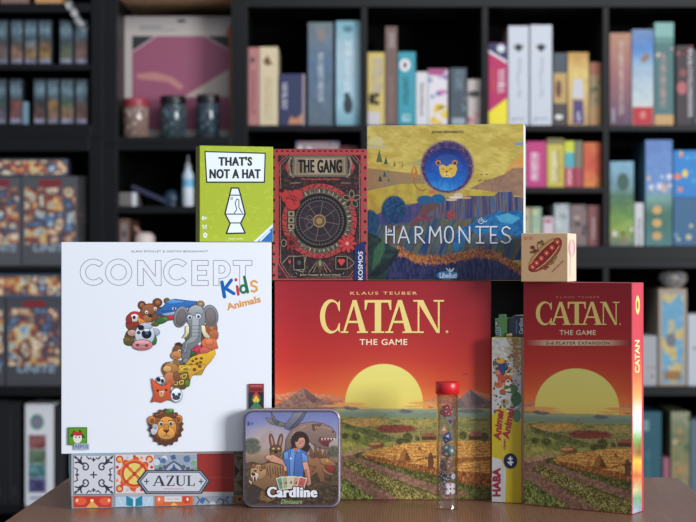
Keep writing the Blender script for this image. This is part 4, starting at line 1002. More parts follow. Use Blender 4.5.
# ------------------------------------------------------------------ tile patterned box (lying flat, side towards us)
thA = R(10.4)
AL = (-.3607, 2.12 + CAMY, TZ)
AW, AH = .26, .0708
loc = Vector(AL); loc.z += .0003
e = empty('game_box', loc, thA, 'flat lying game box patterned with ceramic tiles, under the white animal box', 'game box')
p = Print(loc, thA, AW, .258, AH)
p.rect(66, 450, 250, 496.2, (176, 172, 172))
def azul(p):
    INK, PALE = (58, 62, 74), (206, 206, 212)
    p.crop(60, 440, 5.8)
    p.rect(76, 84, 318, 322, (120, 124, 134)); p.rect(80, 90, 312, 312, PALE)
    cx, cy = 195, 202
    for sx_ in (-1, 1):
        for sy_ in (-1, 1):
            q = lambda x, y: (cx + sx_ * x, cy + sy_ * y)
            p.stroke([q(108, 104), q(84, 84), q(62, 60)], 13, INK, keep=True)
            p.stroke([q(70, 104), q(76, 84), q(70, 70)], 9, INK, keep=True); p.stroke([q(106, 70), q(88, 74), q(74, 66)], 9, INK, keep=True)
            for ox_, oy_ in ((46, 40),):
                P_ = []
                for k in range(15):
                    a_ = R(60 + 26 * k); rr_ = 26 - 1.35 * k; P_.append(q(ox_ + 4 + rr_ * math.cos(a_), oy_ + 4 + rr_ * math.sin(a_)))
                p.stroke([q(70, 66)] + P_, 8.5, INK, keep=True)
            p.stroke([q(110, 40), q(92, 30), q(98, 16)], 7, INK, keep=True); p.stroke([q(40, 106), q(28, 92), q(14, 98)], 7, INK, keep=True)
            p.stroke([q(88, 100), q(98, 90)], 6, PALE, keep=True)
    for dx, dy in ((0, 0), (0, -88), (0, 88), (96, 0), (-96, 0)):
        s_ = 17 if dx == 0 and dy == 0 else 9
        p.stroke([(cx + dx - s_, cy + dy), (cx + dx + s_, cy + dy)], 8, INK, keep=True); p.stroke([(cx + dx, cy + dy - s_), (cx + dx, cy + dy + s_)], 8, INK, keep=True)
    p.up()
    # orange flower tile
    p.rect(322, 86, 545, 308, (214, 204, 206))
    cx, cy = 432, 196
    for x, y in ((346, 112), (518, 112), (346, 282), (518, 282)): p.ell(x, y, 22, 22, (198, 66, 44)); p.ell(x, y, 13, 13, (222, 180, 96))
    for k in range(16):
        a = R(k * 22.5); p.ell(cx + 108 * math.cos(a) * 1.0, cy + 100 * math.sin(a), 9, 9, [(190, 56, 40), (224, 150, 70), (178, 190, 208)][k % 3], keep=True)
    p.up()
    pts = []
    for k in range(32):
        a = R(k * 11.25); rr = 100 if k % 4 in (0, 1) else 82; pts.append((cx + rr * math.cos(a), cy + rr * math.sin(a)))
    p.poly(pts, (206, 82, 44)); p.ell(cx, cy, 84, 84, (222, 120, 54)); p.ell(cx, cy, 74, 74, (196, 60, 42)); p.ell(cx, cy, 62, 62, (222, 200, 108))
    for k in range(4):
        a = R(45 + 90 * k); p.ell(cx + 34 * math.cos(a), cy + 34 * math.sin(a), 30, 9, (206, 110, 50), rot=45 + 90 * k); p.ell(cx + 66 * math.cos(a), cy + 66 * math.sin(a), 14, 12, (198, 66, 44))
    p.ell(cx, cy, 13, 13, (180, 62, 40))
    # blue ornament tile
    p.rect(548, 86, 795, 308, (150, 160, 176)); 
    for k, (a, b) in enumerate(((552, 110), (590, 96), (560, 150), (720, 96), (760, 120), (770, 160), (640, 92))): p.poly([(a, b), (a + 26, b - 8), (a + 34, b + 18), (a + 8, b + 24)], [(66, 94, 140), (206, 212, 220), (110, 160, 120)][k % 3])
    p.crop(60, 440, 5.8)
    SL = (84, 92, 110)
    for x, y, s_, c in ((560, 178, 12, SL), (584, 168, 13, SL), (608, 156, 12, SL), (716, 156, 12, SL), (742, 168, 13, SL), (768, 178, 12, SL), (560, 128, 20, (196, 204, 216)), (776, 132, 16, (120, 160, 120)), (736, 110, 20, (86, 112, 150)), (600, 120, 16, (86, 112, 150))): p.ell(x, y, s_, s_, c)
    p.poly([(540, 190), (600, 178), (622, 142), (660, 118), (700, 142), (724, 178), (790, 190), (790, 300), (540, 300)], SL); p.poly([(606, 184), (632, 150), (660, 130), (692, 152), (714, 184)], (170, 178, 194))
    p.poly([(660, 138), (672, 162), (690, 172), (672, 180), (660, 200), (648, 180), (634, 172), (650, 162)], (54, 86, 136))
    # red panel and brown strip
    p.rect(795, 78, 1006, 300, (150, 44, 38)); p.stroke([(860, 216), (1004, 216)], 2, (196, 84, 76), cap=False)
    p.rect(1006, 70, 1110, 322, (110, 92, 76))
    for y0_, y1_ in ((80, 136), (142, 216), (222, 296)): p.rect(1012, y0_, 1072, y1_, (138, 120, 98))
    p.poly([(1012, 142), (1044, 179), (1012, 216)], (62, 54, 48)); p.poly([(1072, 142), (1046, 150), (1046, 205), (1072, 216)], (92, 80, 66)); p.poly([(1020, 90), (1066, 100), (1030, 130)], (96, 80, 62)); p.poly([(1020, 240), (1064, 226), (1060, 290)], (96, 80, 62))
    # plaque
    for k, c in ((16, (58, 60, 72)), (9, (150, 156, 172)), (5, (70, 76, 92)), (0, (200, 202, 210))):
        p.poly([(470 - k * 1.6, 240), (512 - k, 190 - k), (806 + k, 190 - k), (846 + k * 1.6, 236), (806 + k, 296 + k), (512 - k, 296 + k)], c)
    for x in (502, 818): p.stroke([(x - 12, 240), (x + 12, 240)], 6, (60, 62, 74)); p.stroke([(x, 226), (x, 254)], 6, (60, 62, 74))
    serif_word(p, (('A', 536, 612), ('Z', 616, 666), ('U', 668, 732), ('L', 734, 784)), 206, 266, (52, 50, 56))
    p.rect(600, 281, 716, 285, (186, 120, 124))
azul(p)
# lid = upper part, tray = lower band with its own row of tiles
zb = .0165
p.body(solid((168, 196, 212)), z0=zb, bev=.0008)
p.build('lid', M_PRINT, e)
p = Print(loc, thA, AW, .258, AH); p.ofs = -.0009
p.crop(60, 440, 5.8)
p.rect(66, 322, 1110, 410, (150, 148, 152))
p.rect(78, 326, 300, 392, (198, 56, 44)); p.ell(120, 356, 34, 22, (222, 96, 56)); p.ell(262, 356, 34, 22, (222, 96, 56)); p.poly([(150, 394), (186, 352), (226, 394)], (224, 164, 82)); p.ell(186, 352, 10, 9, (232, 222, 160)); p.ell(98, 350, 8, 10, (232, 200, 160)); p.ell(284, 350, 8, 10, (232, 200, 160))
p.rect(322, 322, 542, 388, (176, 200, 216)); p.poly([(384, 322), (424, 344), (424, 388), (384, 380)], (34, 128, 158)); p.poly([(478, 322), (438, 344), (438, 388), (478, 380)], (34, 128, 158)); p.stroke([(431, 340), (431, 388)], 8, (222, 226, 232)); p.stroke([(340, 330), (360, 380)], 5, (206, 220, 232)); p.stroke([(524, 330), (504, 380)], 5, (206, 220, 232))
p.rect(552, 316, 770, 388, (208, 98, 52)); p.ell(580, 346, 24, 26, (226, 112, 72)); p.ell(734, 344, 22, 26, (204, 62, 44)); p.rect(606, 324, 706, 358, (214, 212, 214)); p.text('next move', 620, 336, 694, 348, (150, 150, 160)); p.poly([(640, 388), (660, 362), (684, 388)], (232, 178, 90)); p.ell(575, 344, 7, 10, (236, 216, 190)); p.ell(740, 344, 7, 10, (236, 216, 190))
p.rect(780, 314, 994, 382, (156, 164, 176))
for sx_ in (-1, 1):
    p.stroke([(886 + sx_ * 12, 376), (886 + sx_ * 40, 340), (886 + sx_ * 66, 350), (886 + sx_ * 60, 368)], 7, (76, 84, 100)); p.stroke([(886 + sx_ * 96, 322), (886 + sx_ * 76, 346), (886 + sx_ * 92, 374)], 7, (76, 84, 100))
p.ell(886, 372, 18, 16, (206, 208, 214)); p.ell(826, 350, 14, 18, (58, 100, 160), rot=25)
p.rect(1002, 306, 1110, 380, (148, 96, 62)); p.ell(1042, 344, 22, 24, (176, 120, 70)); p.ell(1042, 344, 10, 12, (90, 66, 50))
p.body(solid((160, 180, 196)), z1=zb - .0004, x0=.0009, x1=AW - .0009, y0=.0009, y1=.2571, bev=.0006)
tray = p.build('tray', M_PRINT, e)

# ------------------------------------------------------------------ lime green card game box
thH = R(15)
e, p = game('game_box', 'small lime green game box with a lava lamp, standing on the white box', (-.1966, 2.156 + CAMY, CZ + .2768), thH, .0998, .034, .1278)
LG = (164, 178, 34)
p.crop(185, 140, 4.75)
rd = random.Random(5)
for k in range(60):
    x, y = rd.uniform(68, 410), rd.uniform(36, 480); rr = rd.uniform(5, 13)
    t_ = k % 4
    if t_ == 0: p.arc(x, y, rr, rr * .8, rd.uniform(0, 180), rd.uniform(200, 400), 2.2, (184, 204, 72), keep=True, n=9)
    elif t_ == 1: p.stroke([(x, y), (x + rr, y - rr), (x + rr * 1.6, y + rr * .4)], 2.2, (184, 204, 72), keep=True, cap=False)
    elif t_ == 2: p.stroke([(x, y), (x + rr * 1.2, y + 3), (x + rr, y + rr), (x, y + rr)], 2, (180, 200, 66), closed=True, keep=True, cap=False)
    else: p.stroke([(x - rr, y), (x, y + 4), (x + rr, y - 2)], 2.2, (184, 204, 72), keep=True, cap=False)
p.up()
BK, WT = (22, 26, 32), (224, 232, 240)
p.poly([(92, 52), (384, 60), (380, 204), (100, 204)], BK); p.poly([(98, 58), (378, 66), (374, 197), (106, 197)], WT)
p.text("THAT'S", 160, 79, 318, 123, BK, bold=.03, sp=1.12, fat=1.5); p.text('NOT A HAT', 117, 138, 358, 183, BK, bold=.03, sp=1.1, fat=1.5)
ol = [(220, 228), (254, 228), (264, 262), (286, 352), (264, 396), (286, 442), (196, 444), (214, 396), (190, 350), (212, 262)]
p.poly(ol, WT); p.stroke(ol, 7, BK, closed=True)
p.stroke([(214, 262), (262, 262)], 5, BK); p.stroke([(192, 352), (284, 352)], 5, BK); p.stroke([(216, 394), (264, 394)], 5, BK)
p.stroke([(232, 350), (246, 330), (238, 300), (246, 280), (256, 284), (256, 320), (272, 346)], 4, BK); p.ell(222, 278, 6, 6, BK); p.ell(222, 278, 3.2, 3.2, WT)
p.text('8+', 80, 362, 104, 380, WT, bold=.04); p.ell(86, 408, 4, 5, WT); p.ell(100, 408, 4, 5, WT); p.poly([(80, 420), (92, 414), (106, 420)], WT); p.ell(96, 452, 10, 12, WT); p.ell(96, 452, 4, 5, LG)
p.poly([(326, 492), (420, 398), (420, 492)], (214, 226, 236)); p.poly([(344, 492), (420, 414), (420, 492)], (24, 96, 170)); p.stroke([(356, 480), (404, 432)], 7, (214, 226, 236), cap=False)
p.text('CARD GAME', 206, 466, 274, 473, (226, 232, 160), bold=.03)
p.crop()
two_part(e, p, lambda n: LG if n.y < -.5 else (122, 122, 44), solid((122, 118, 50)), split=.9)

# ------------------------------------------------------------------ black and red safe box
e, p = game('game_box', 'black and red game box with a round safe dial, standing on the largest red box', (-.1026, 2.206 + CAMY, TZ + .2961), 0, .1290, .042, .1785)
RD, DK, TN, OL = (172, 66, 66), (42, 34, 36), (146, 130, 106), (84, 78, 66)
rdg = random.Random(4)
p.rect(270, 146, 370, 284, RD)
p.crop(265, 140, 6.327)
for y in range(0, 26):
    for x in (56, 634): p.ell(x, 74 + y * 34, 8, 11, (38, 26, 28) if y % 2 else (122, 100, 62), keep=True, n=8)
for x in range(0, 17):
    p.ell(74 + x * 34, 70, 11, 5, (38, 26, 28), keep=True, n=8)
p.up()
def gangbg(X, Y): return np.array(DK, float) + (fbm(X / 1.6, Y / 1.6, 8)[..., None] > .62) * np.array((54, 14, 16.)) + (fbm(X / 2.5, Y / 2.5, 18)[..., None] - .5) * 24
p.crop(); p.grid(277.8, 155, 360.8, 278.6, gangbg, .8); p.crop(265, 140, 6.327)
p.stroke([(150, 88), (560, 88), (612, 150), (612, 780), (540, 880), (150, 880), (84, 780), (84, 150)], 6, RD, closed=True); p.stroke([(158, 100), (548, 100), (598, 156), (598, 772), (532, 866), (158, 866), (98, 772), (98, 156)], 3, TN, closed=True)
for sx_ in (-1, 1):
    q = lambda x, y: (348 + sx_ * x, y)
    p.poly([q(200, 130), q(222, 170), q(200, 215)], RD); p.stroke([q(250, 150), q(262, 200), q(246, 250)], 5, RD)
    p.stroke([q(184, 112), q(196, 140), q(188, 215), q(170, 232)], 13, TN); p.stroke([q(186, 122), q(192, 205)], 5, OL)
p.poly([(176, 100), (520, 100), (524, 232), (172, 232)], (110, 98, 82)); p.poly([(190, 112), (506, 112), (510, 220), (186, 220)], TN); p.poly([(196, 120), (500, 120), (500, 212), (196, 212)], (130, 112, 90)); p.poly([(250, 120), (450, 120), (430, 212), (270, 212)], (168, 150, 122))
p.text('THE GANG', 212, 124, 486, 208, (22, 18, 20), bold=.02, sp=1.12, fat=2.6)
p.rect(222, 238, 474, 260, (62, 34, 36)); p.text('The Cooperative Poker Game', 228, 241, 470, 257, (190, 80, 78), bold=.02)
for x in (160, 480): p.stroke([(x, 272), (x + 60, 272)], 4, TN)
for k in range(230):
    x, y = rdg.uniform(96, 600), rdg.uniform(110, 870)
    if 176 < x < 520 and y < 262: continue
    rr = rdg.uniform(6, 17); a0 = rdg.uniform(0, 360); p.arc(x, y, rr, rr * .8, a0, a0 + rdg.uniform(120, 260), 3.2, rdg.choice([OL, (104, 92, 72), (128, 50, 50), (62, 52, 50)]), keep=True, n=7)
p.up()
CXX, CYY = 344, 512
p.ell(CXX, CYY, 244, 244, (30, 24, 26)); p.arc(CXX, CYY, 222, 222, 0, 360, 30, RD, n=60)
for k in range(36): a = R(k * 10); p.stroke([(CXX + 208 * math.cos(a), CYY + 208 * math.sin(a)), (CXX + 238 * math.cos(a + .07), CYY + 238 * math.sin(a + .07))], 4, (60, 24, 26), keep=True, cap=False)
p.up()
p.arc(CXX, CYY, 190, 190, 0, 360, 34, OL, n=60)
for k in range(40):
    a = R(k * 9); c_ = TN if k % 3 else (186, 166, 132); p.stroke([(CXX + 180 * math.cos(a), CYY + 180 * math.sin(a)), (CXX + 202 * math.cos(a), CYY + 202 * math.sin(a))], 7, c_, keep=True, cap=False)
p.up()
p.ell(CXX, CYY, 170, 170, (28, 24, 28)); p.arc(CXX, CYY, 152, 152, 0, 360, 5, (96, 84, 78), n=50)
for k in range(48): a = R(k * 7.5); p.stroke([(CXX + 140 * math.cos(a), CYY + 140 * math.sin(a)), (CXX + 150 * math.cos(a), CYY + 150 * math.sin(a))], 3, (120, 108, 96), keep=True, cap=False)
p.up(); p.ell(CXX, CYY, 128, 128, (50, 42, 48)); p.arc(CXX, CYY, 128, 128, 0, 360, 5, (96, 82, 88), n=50); p.ell(CXX, CYY, 96, 96, (48, 38, 46)); p.arc(CXX, CYY, 92, 92, 0, 360, 3, (92, 76, 80), n=40)
for k in range(8): a = R(k * 45 + 10); p.stroke([(CXX + 40 * math.cos(a), CYY + 40 * math.sin(a)), (CXX + 124 * math.cos(a), CYY + 124 * math.sin(a))], 4, (118, 98, 84), keep=True, cap=False)
p.up(); p.ell(CXX, CYY, 42, 42, (96, 78, 56)); p.arc(CXX, CYY, 38, 38, 0, 360, 6, (160, 132, 84)); p.ell(CXX, CYY, 20, 20, (150, 122, 76)); p.arc(CXX - 62, CYY - 16, 18, 18, 0, 360, 4, (110, 96, 96)); p.arc(CXX - 62, CYY + 28, 18, 18, 0, 360, 4, (110, 96, 96))
for k in range(60):
    a = R(k * 6); rr = 214 + (k % 3) * 9; p.arc(CXX + rr * math.cos(a), CYY + rr * math.sin(a), 9, 7, k * 40, k * 40 + 200, 3, (70, 28, 30), keep=True, n=6)
for k in range(60):
    a = R(k * 6 + 3); rr = 184 + (k % 2) * 12; p.arc(CXX + rr * math.cos(a), CYY + rr * math.sin(a), 6, 6, k * 50, k * 50 + 220, 3, [(150, 134, 108), (44, 38, 36)][k % 2], keep=True, n=6)
p.up()
p.ink = .4
# corner blossoms, dice, cards
for x, y, s_ in ((150, 360, 46), (200, 350, 40), (175, 400, 46), (120, 340, 30)): p.ell(x, y, s_, s_ * .9, (182, 56, 56))
p.stroke([(140, 365), (200, 385), (180, 350)], 4, (60, 24, 26)); p.stroke([(165, 350), (190, 410)], 4, (60, 24, 26)); p.ell(108, 320, 12, 12, (60, 24, 26))
for k in range(5):
    a = R(k * 72 - 90); p.ell(548 + 34 * math.cos(a), 375 + 34 * math.sin(a), 24, 17, TN, rot=k * 72 - 90); p.ell(548 + 34 * math.cos(a), 375 + 34 * math.sin(a), 17, 11, (52, 34, 34), rot=k * 72 - 90)
p.ell(548, 375, 13, 13, RD)
for k in range(9):
    a = R(k * 40); p.ell(520 + 32 * math.cos(a), 655 + 32 * math.sin(a), 28, 11, (190, 60, 62), rot=k * 40); p.ell(165 + 30 * math.cos(a), 650 + 30 * math.sin(a), 22, 8, (132, 44, 46), rot=k * 40)
p.ell(520, 655, 12, 12, (220, 140, 130)); p.ell(165, 650, 13, 13, (60, 30, 30)); p.ell(118, 652, 18, 24, TN); p.ell(118, 652, 12, 18, DK)
for y in (450, 490, 530): p.rect(146, y, 186, y + 34, TN); p.ell(166, y + 17, 8, 8, DK)
p.ink = None
p.stroke([(112, 778), (150, 735), (190, 735), (190, 820), (240, 835), (260, 735)], 5, TN); p.poly([(180, 738), (248, 732), (252, 818), (182, 822)], (30, 26, 28)); p.stroke([(180, 738), (248, 732), (252, 818), (182, 822)], 4, TN, closed=True); p.ell(156, 770, 9, 13, RD); p.ell(216, 776, 13, 15, (80, 74, 70))
p.poly([(448, 736), (520, 736), (520, 816), (448, 816)], (30, 26, 28)); p.stroke([(448, 736), (520, 736), (520, 816), (448, 816)], 4, TN, closed=True); p.ell(474, 764, 12, 12, (206, 66, 70)); p.ell(494, 764, 12, 12, (206, 66, 70)); p.poly([(462, 768), (506, 768), (484, 796)], (206, 66, 70)); p.stroke([(526, 740), (568, 776), (530, 812)], 5, TN)
for dx in (-70, -44, 0, 44, 70): p.stroke([(348 + dx * .3, 770), (348 + dx, 838)], 4, TN, cap=False)
p.poly([(348, 735), (370, 790), (348, 830), (326, 790)], OL); p.ell(348, 780, 9, 18, TN)
p.stroke([(195, 838), (215, 866), (480, 866), (500, 838)], 4, TN); p.poly([(205, 842), (490, 836), (492, 864), (207, 868)], (36, 30, 32)); p.text('John Cooper & Kory Heath', 220, 846, 478, 862, (178, 160, 130), bold=.015)
p.poly([(568, 668), (632, 640), (640, 890), (562, 890)], (34, 44, 96)); p.text('KOSMOS', 604 - 90, 795 - 15, 604 + 90, 795 + 15, (222, 224, 232), bold=.02, rot=90)
p.crop()
two_part(e, p, lambda n: (120, 42, 44), solid((60, 30, 32)))

# ------------------------------------------------------------------ painted lion landscape box
thL = -R(9)
e, p = game('game_box', 'yellow and blue game box with a lion in a disc, atop both red boxes', (.0258, 2.238 + CAMY, TZ + .2961), thL, .2150, .05, .2125)
def harm(X, Y):
    n = lambda sx, sy, sd: fbm(X / sx, Y / sy, sd)
    C = ramp(n(9, 5, 1) , [(.3, (192, 164, 66)), (.7, (216, 190, 90))])
    C = C + (fbm((X + Y * .6) / 7, (Y - X * .3) / 1.4, 5)[..., None] - .5) * 26
    r = Raster(X, Y, C)
    r.ell(376, 141.5, 8, 5.5, (212, 196, 128), soft=.3); r.poly([(367, 147), (372, 144), (392, 146.5), (384, 148.4), (367, 149)], (196, 184, 128))
    r.poly([(512, 143.5), (524, 141.5), (524, 145), (516, 145)], (122, 150, 176)); r.poly([(420, 166), (440, 150), (422, 158), (408, 164)], (176, 166, 96))
    r.poly([(505, 172), (514, 160), (520, 158), (524, 152), (524, 200), (500, 200)], (216, 152, 72), var=14)
    r.poly([(367, 168), (392, 171), (425, 175), (425, 184), (395, 186), (367, 192)], (168, 128, 86), ns=7, col2=(150, 128, 92))
    r.poly([(469, 189), (484, 181), (505, 174), (512, 168.5), (524, 167.5), (524, 197), (500, 193), (480, 190)], (164, 124, 92), ns=4, col2=(146, 108, 88))
    r.poly([(367, 191), (400, 184), (424, 184), (470, 190), (500, 193), (524, 198), (524, 200), (367, 222)], (198, 172, 60), ns=6, col2=(178, 150, 60))
    # striped cliffs
    stripes = ramp(fbm(X / 2.1, Y / 60, 31), [(.2, (34, 48, 96)), (.4, (48, 66, 128)), (.5, (92, 70, 92)), (.6, (116, 104, 104)), (.68, (52, 96, 146)), (.85, (120, 92, 74))])
    r.mix(r.mask([(374, 216), (392, 206), (410, 206), (424, 200), (450, 198), (468, 196), (494, 196), (498, 192), (512, 192), (514, 197), (524, 197), (524, 232), (374, 236)], .6), stripes)
    r.poly([(374, 216), (396, 206), (424, 202), (428, 214), (400, 226), (374, 232)], (62, 62, 124), ns=5, col2=(84, 70, 124), a=.75)
    st2 = ramp(fbm((X + (Y - 230) * .35) / 3.2, Y / 40, 47), [(.25, (38, 62, 116)), (.42, (60, 92, 110)), (.52, (116, 106, 66)), (.6, (82, 56, 66)), (.7, (52, 104, 140)), (.85, (156, 112, 62))])
    r.mix(r.mask([(367, 226), (400, 224), (430, 218), (462, 220), (490, 214), (524, 222), (524, 260), (367, 262)], 1.2), st2)
    r.poly([(424, 202), (436, 196), (440, 205), (430, 212), (416, 226), (408, 226), (420, 212)], (110, 70, 70), var=10)
    r.poly([(488, 216), (498, 210), (506, 213), (514, 210), (524, 212), (524, 240), (508, 232), (500, 240), (488, 232), (478, 236), (470, 228), (460, 250), (452, 252), (456, 232), (474, 222)], (36, 122, 178), ns=4, col2=(24, 88, 150))
    r.poly([(496, 216), (508, 213), (520, 218), (512, 224), (500, 222)], (70, 160, 200), var=12)
    r.ell(394, 210, 12.5, 14, (24, 56, 96), ns=2, col2=(40, 84, 128)); r.ell(370, 224, 9, 14, (36, 86, 122), ns=2, col2=(26, 66, 104))
    r.ell(425, 200, 8, 4.5, (40, 92, 140), var=14); r.ell(438, 199, 7, 5, (30, 96, 150), var=14)
    r.ell(424, 218, 9, 3.2, (152, 66, 78), ns=1.5, col2=(96, 60, 80), soft=.5); r.ell(451, 215, 5, 5, (176, 70, 70), ns=1.2, col2=(120, 62, 70), soft=.5)
    # bottom: navy ground and orange blossom line
    top = 262 - 9 * np.exp(-((X - 398) / 14) ** 2) - 7 * np.exp(-((X - 480) / 26) ** 2) + 12 * np.clip((X - 498) / 26, 0, 1) + 18 * np.clip((392 - X) / 22, 0, 1)
    jag = (fbm(X / 1.0, Y / 2.5, 77) - .5) * 9
    r.mix((Y > top - 6 + jag).astype(float), ramp(fbm(X / 1.1, Y / 1.8, 6), [(.3, (96, 62, 76)), (.5, (184, 98, 50)), (.75, (206, 142, 64))]))
    r.mix((Y > top + 3 + jag * .8).astype(float), ramp(fbm(X / 1.5, Y / 5, 9), [(.3, (26, 32, 70)), (.55, (48, 58, 108)), (.8, (90, 66, 92))]))
    # dark leaves bottom left
    r.poly([(366, 232), (378, 236), (386, 244), (400, 250), (392, 262), (384, 280), (366, 281)], (34, 52, 56), ns=4, col2=(46, 74, 66))
    r.poly([(372, 270), (374, 250), (384, 238), (385, 250), (380, 262)], (58, 108, 74), var=10); r.poly([(368, 276), (380, 266), (400, 251), (392, 264), (380, 276)], (30, 42, 48), var=6)
    # disc with the lion
    dx, dy = X - 447.2, Y - 167; d = np.hypot(dx, dy)
    r.mix(np.clip((27.2 - d) / .8 + .5, 0, 1), ramp(fbm(X / 1.3, Y / 1.3, 2), [(.3, (150, 112, 96)), (.7, (180, 150, 116))]))
    r.mix(np.clip((25.6 - d) / .8 + .5, 0, 1), ramp(fbm(X / 2.2, Y / 2.2, 3), [(.3, (58, 46, 96)), (.6, (84, 62, 110)), (.8, (110, 90, 120))]))
    d2 = np.hypot(dx + .5, (Y - 169.5)); ang = np.arctan2(dy, dx)
    tex = fbm(ang * 9 + 30, d2 / 5, 5)
    bl = ramp(np.clip((Y - 147) / 44, 0, 1) + (tex - .5) * .3, [(0, (32, 42, 110)), (.35, (30, 66, 160)), (.7, (24, 98, 190)), (1, (54, 150, 220))])
    r.mix(np.clip((21.4 - d2) / 1.2 + .5, 0, 1), bl)
    return r.C
p.sat = .9
p.rect(360, 118, 530, 284, (190, 160, 60))
p.grid(366.8, 123.4, 524.2, 282.4, harm, .5)
p.crop(360, 115, 5.8)
for x, y, w_, h_, c_ in ((112, 240, 18, 42, (92, 110, 60)), (150, 265, 12, 26, (70, 96, 66)), (200, 282, 9, 20, (130, 130, 70)), (246, 285, 6, 20, (150, 140, 80)), (143, 342, 10, 20, (60, 88, 78)), (117, 368, 13, 22, (52, 86, 66)), (166, 376, 8, 12, (90, 100, 70)), (166, 326, 4, 7, (80, 100, 80))):
    p.poly([(x, y - h_), (x + w_, y + h_ * .8), (x - w_, y + h_ * .8)], c_, True)
p.up()
p.stroke([(316, 350), (312, 390), (330, 425), (360, 440), (384, 432)], 7, (164, 110, 62)); p.poly([(316, 290), (334, 325), (334, 355), (316, 366), (296, 350), (298, 318)], (190, 124, 60)); p.poly([(318, 296), (322, 330), (308, 340), (304, 322)], (214, 164, 84))
rdd = random.Random(3)
for k in range(26):
    a = rdd.uniform(0, 6.28); rr = rdd.uniform(128, 150); p.ell(506 + rr * math.cos(a), 302 + rr * math.sin(a), 2, 2, (190, 180, 170), keep=True, n=6)
for k in range(46):
    a = math.pi * (1 + k / 45.); p.stroke([(504 + 40 * math.cos(a), 322 + 34 * math.sin(a)), (504 + 92 * math.cos(a + .05), 318 + 92 * math.sin(a + .05))], 1.6, (66, 110, 190), keep=True, cap=False)
p.up()
p.ell(454, 277, 16, 15, (206, 132, 66)); p.ell(454, 279, 9, 9, (80, 52, 60)); p.ell(550, 276, 16, 15, (206, 132, 66)); p.ell(550, 279, 9, 9, (80, 52, 60))
p.poly([(458, 296), (478, 286), (502, 298), (526, 284), (558, 292), (564, 314), (552, 350), (528, 364), (502, 358), (478, 362), (464, 342)], (222, 178, 62))
p.ell(504, 346, 22, 16, (232, 202, 104)); p.poly([(492, 324), (514, 324), (503, 338)], (150, 80, 46)); p.stroke([(474, 312), (490, 316)], 3.5, (96, 60, 46)); p.stroke([(516, 316), (534, 310)], 3.5, (96, 60, 46)); p.stroke([(503, 338), (503, 350), (492, 354)], 2.5, (110, 60, 40)); p.stroke([(503, 350), (516, 354)], 2.5, (110, 60, 40))
# little clouds / mushrooms under the disc
for x, y, a_, b_, c_ in ((530, 492, 34, 7, (206, 176, 146)), (570, 466, 28, 14, (212, 186, 160)), (612, 480, 34, 7, (196, 150, 120)), (555, 478, 40, 8, (222, 204, 186)), (420, 446, 22, 12, (206, 112, 66))): p.ell(x, y, a_, b_, c_)
for x, y in ((705, 345), (735, 345), (690, 382), (725, 380), (700, 378)): p.ell(x, y, 6, 4, (110, 110, 70), keep=True); 
p.up()
p.crop()
p.text('JOHAN BENVENUTO', 431.5, 130.6, 463.5, 134.2, (70, 52, 24), bold=.02, shear=.15)
# thin light capitals
p.crop(360, 195, 5.8)
def letters(off, col, wd):
    ox, oy = off
    def st(pts): p.stroke([(x + ox, y + oy) for x, y in pts], wd, col, keep=True)
    st([(152, 182), (152, 278)]); st([(198, 182), (198, 278)]); st([(152, 230), (198, 230)]); st([(166, 200), (180, 212)]); st([(163, 214), (182, 206)])
    st([(222, 278), (252, 182), (286, 278)]); st([(234, 246), (272, 246)])
    st([(322, 278), (322, 184), (352, 188), (364, 206), (354, 226), (322, 230)]); st([(334, 230), (374, 278)])
    st([(402, 278), (408, 184), (436, 240), (464, 184), (472, 278)])
    st([(516, 182), (532, 190), (540, 214), (540, 248), (532, 270), (516, 278), (500, 270), (492, 248), (492, 214), (500, 190), (516, 182)])
    st([(576, 278), (576, 184), (636, 278), (636, 184)])
    st([(672, 184), (748, 184)]); st([(696, 184), (696, 278)]); st([(676, 278), (718, 278)])
    st([(794, 184), (758, 184), (758, 278), (796, 278)]); st([(758, 232), (788, 232)])
    st([(870, 196), (852, 184), (832, 190), (824, 208), (834, 226), (862, 238), (874, 256), (864, 274), (842, 280), (820, 268)])
letters((3, 4), (40, 42, 74), 11); p.up(); letters((0, 0), (216, 220, 228), 8.5); p.up()
p.arc(702, 152, 14, 14, 0, 330, 4, (210, 214, 220)); p.stroke([(702, 152), (708, 146)], 4, (210, 214, 220)); p.stroke([(716, 150), (728, 156), (736, 150)], 4, (210, 214, 220)); p.ell(703, 132, 3, 3, (210, 214, 220))
p.ell(507, 466, 64, 25, (42, 132, 190)); p.text('Libellud', 462, 450, 560, 482, (224, 234, 242), bold=.03); p.stroke([(500, 424), (512, 438), (530, 436), (545, 426), (534, 442), (516, 446)], 5, (222, 230, 236)); p.stroke([(520, 424), (522, 438)], 4, (222, 230, 236))
p.crop()
two_part(e, p, lambda n: (190, 160, 62) if n.y < -.5 else (232, 232, 232), solid((232, 232, 234)), split=.9)

# ------------------------------------------------------------------ kraft coloured small box
thT = -R(19)
TW, TD, TH = .0622, .058, .0635
e, p = game('small_game_box', 'little tan square box with a red sausage roll drawing', (.2277, 2.143 + CAMY, TZ + .2956), thT, TW, TD, TH, 'small game box')
KR = (198, 158, 118)
p.crop(515, 222, 7.67)
DR, MR, OLV = (122, 36, 30), (166, 52, 40), (120, 104, 52)
p.ell(230, 252, 172, 74, (104, 50, 34), rot=-46); p.ell(222, 244, 164, 62, (168, 124, 70), rot=-46); p.ell(236, 258, 160, 60, (150, 70, 46), rot=-46); p.ell(230, 252, 160, 50, (206, 160, 110), rot=-46); p.ell(230, 252, 156, 42, DR, rot=-46)
for x, y in ((136, 346), (166, 316), (202, 280), (242, 240), (284, 198), (326, 154)): p.ell(x, y, 30, 29, (96, 28, 26)); p.ell(x, y, 25, 24, (176, 50, 42)); p.ell(x, y, 8, 8, (222, 180, 134)); p.arc(x, y, 17, 16, 200, 320, 4, (212, 110, 90))
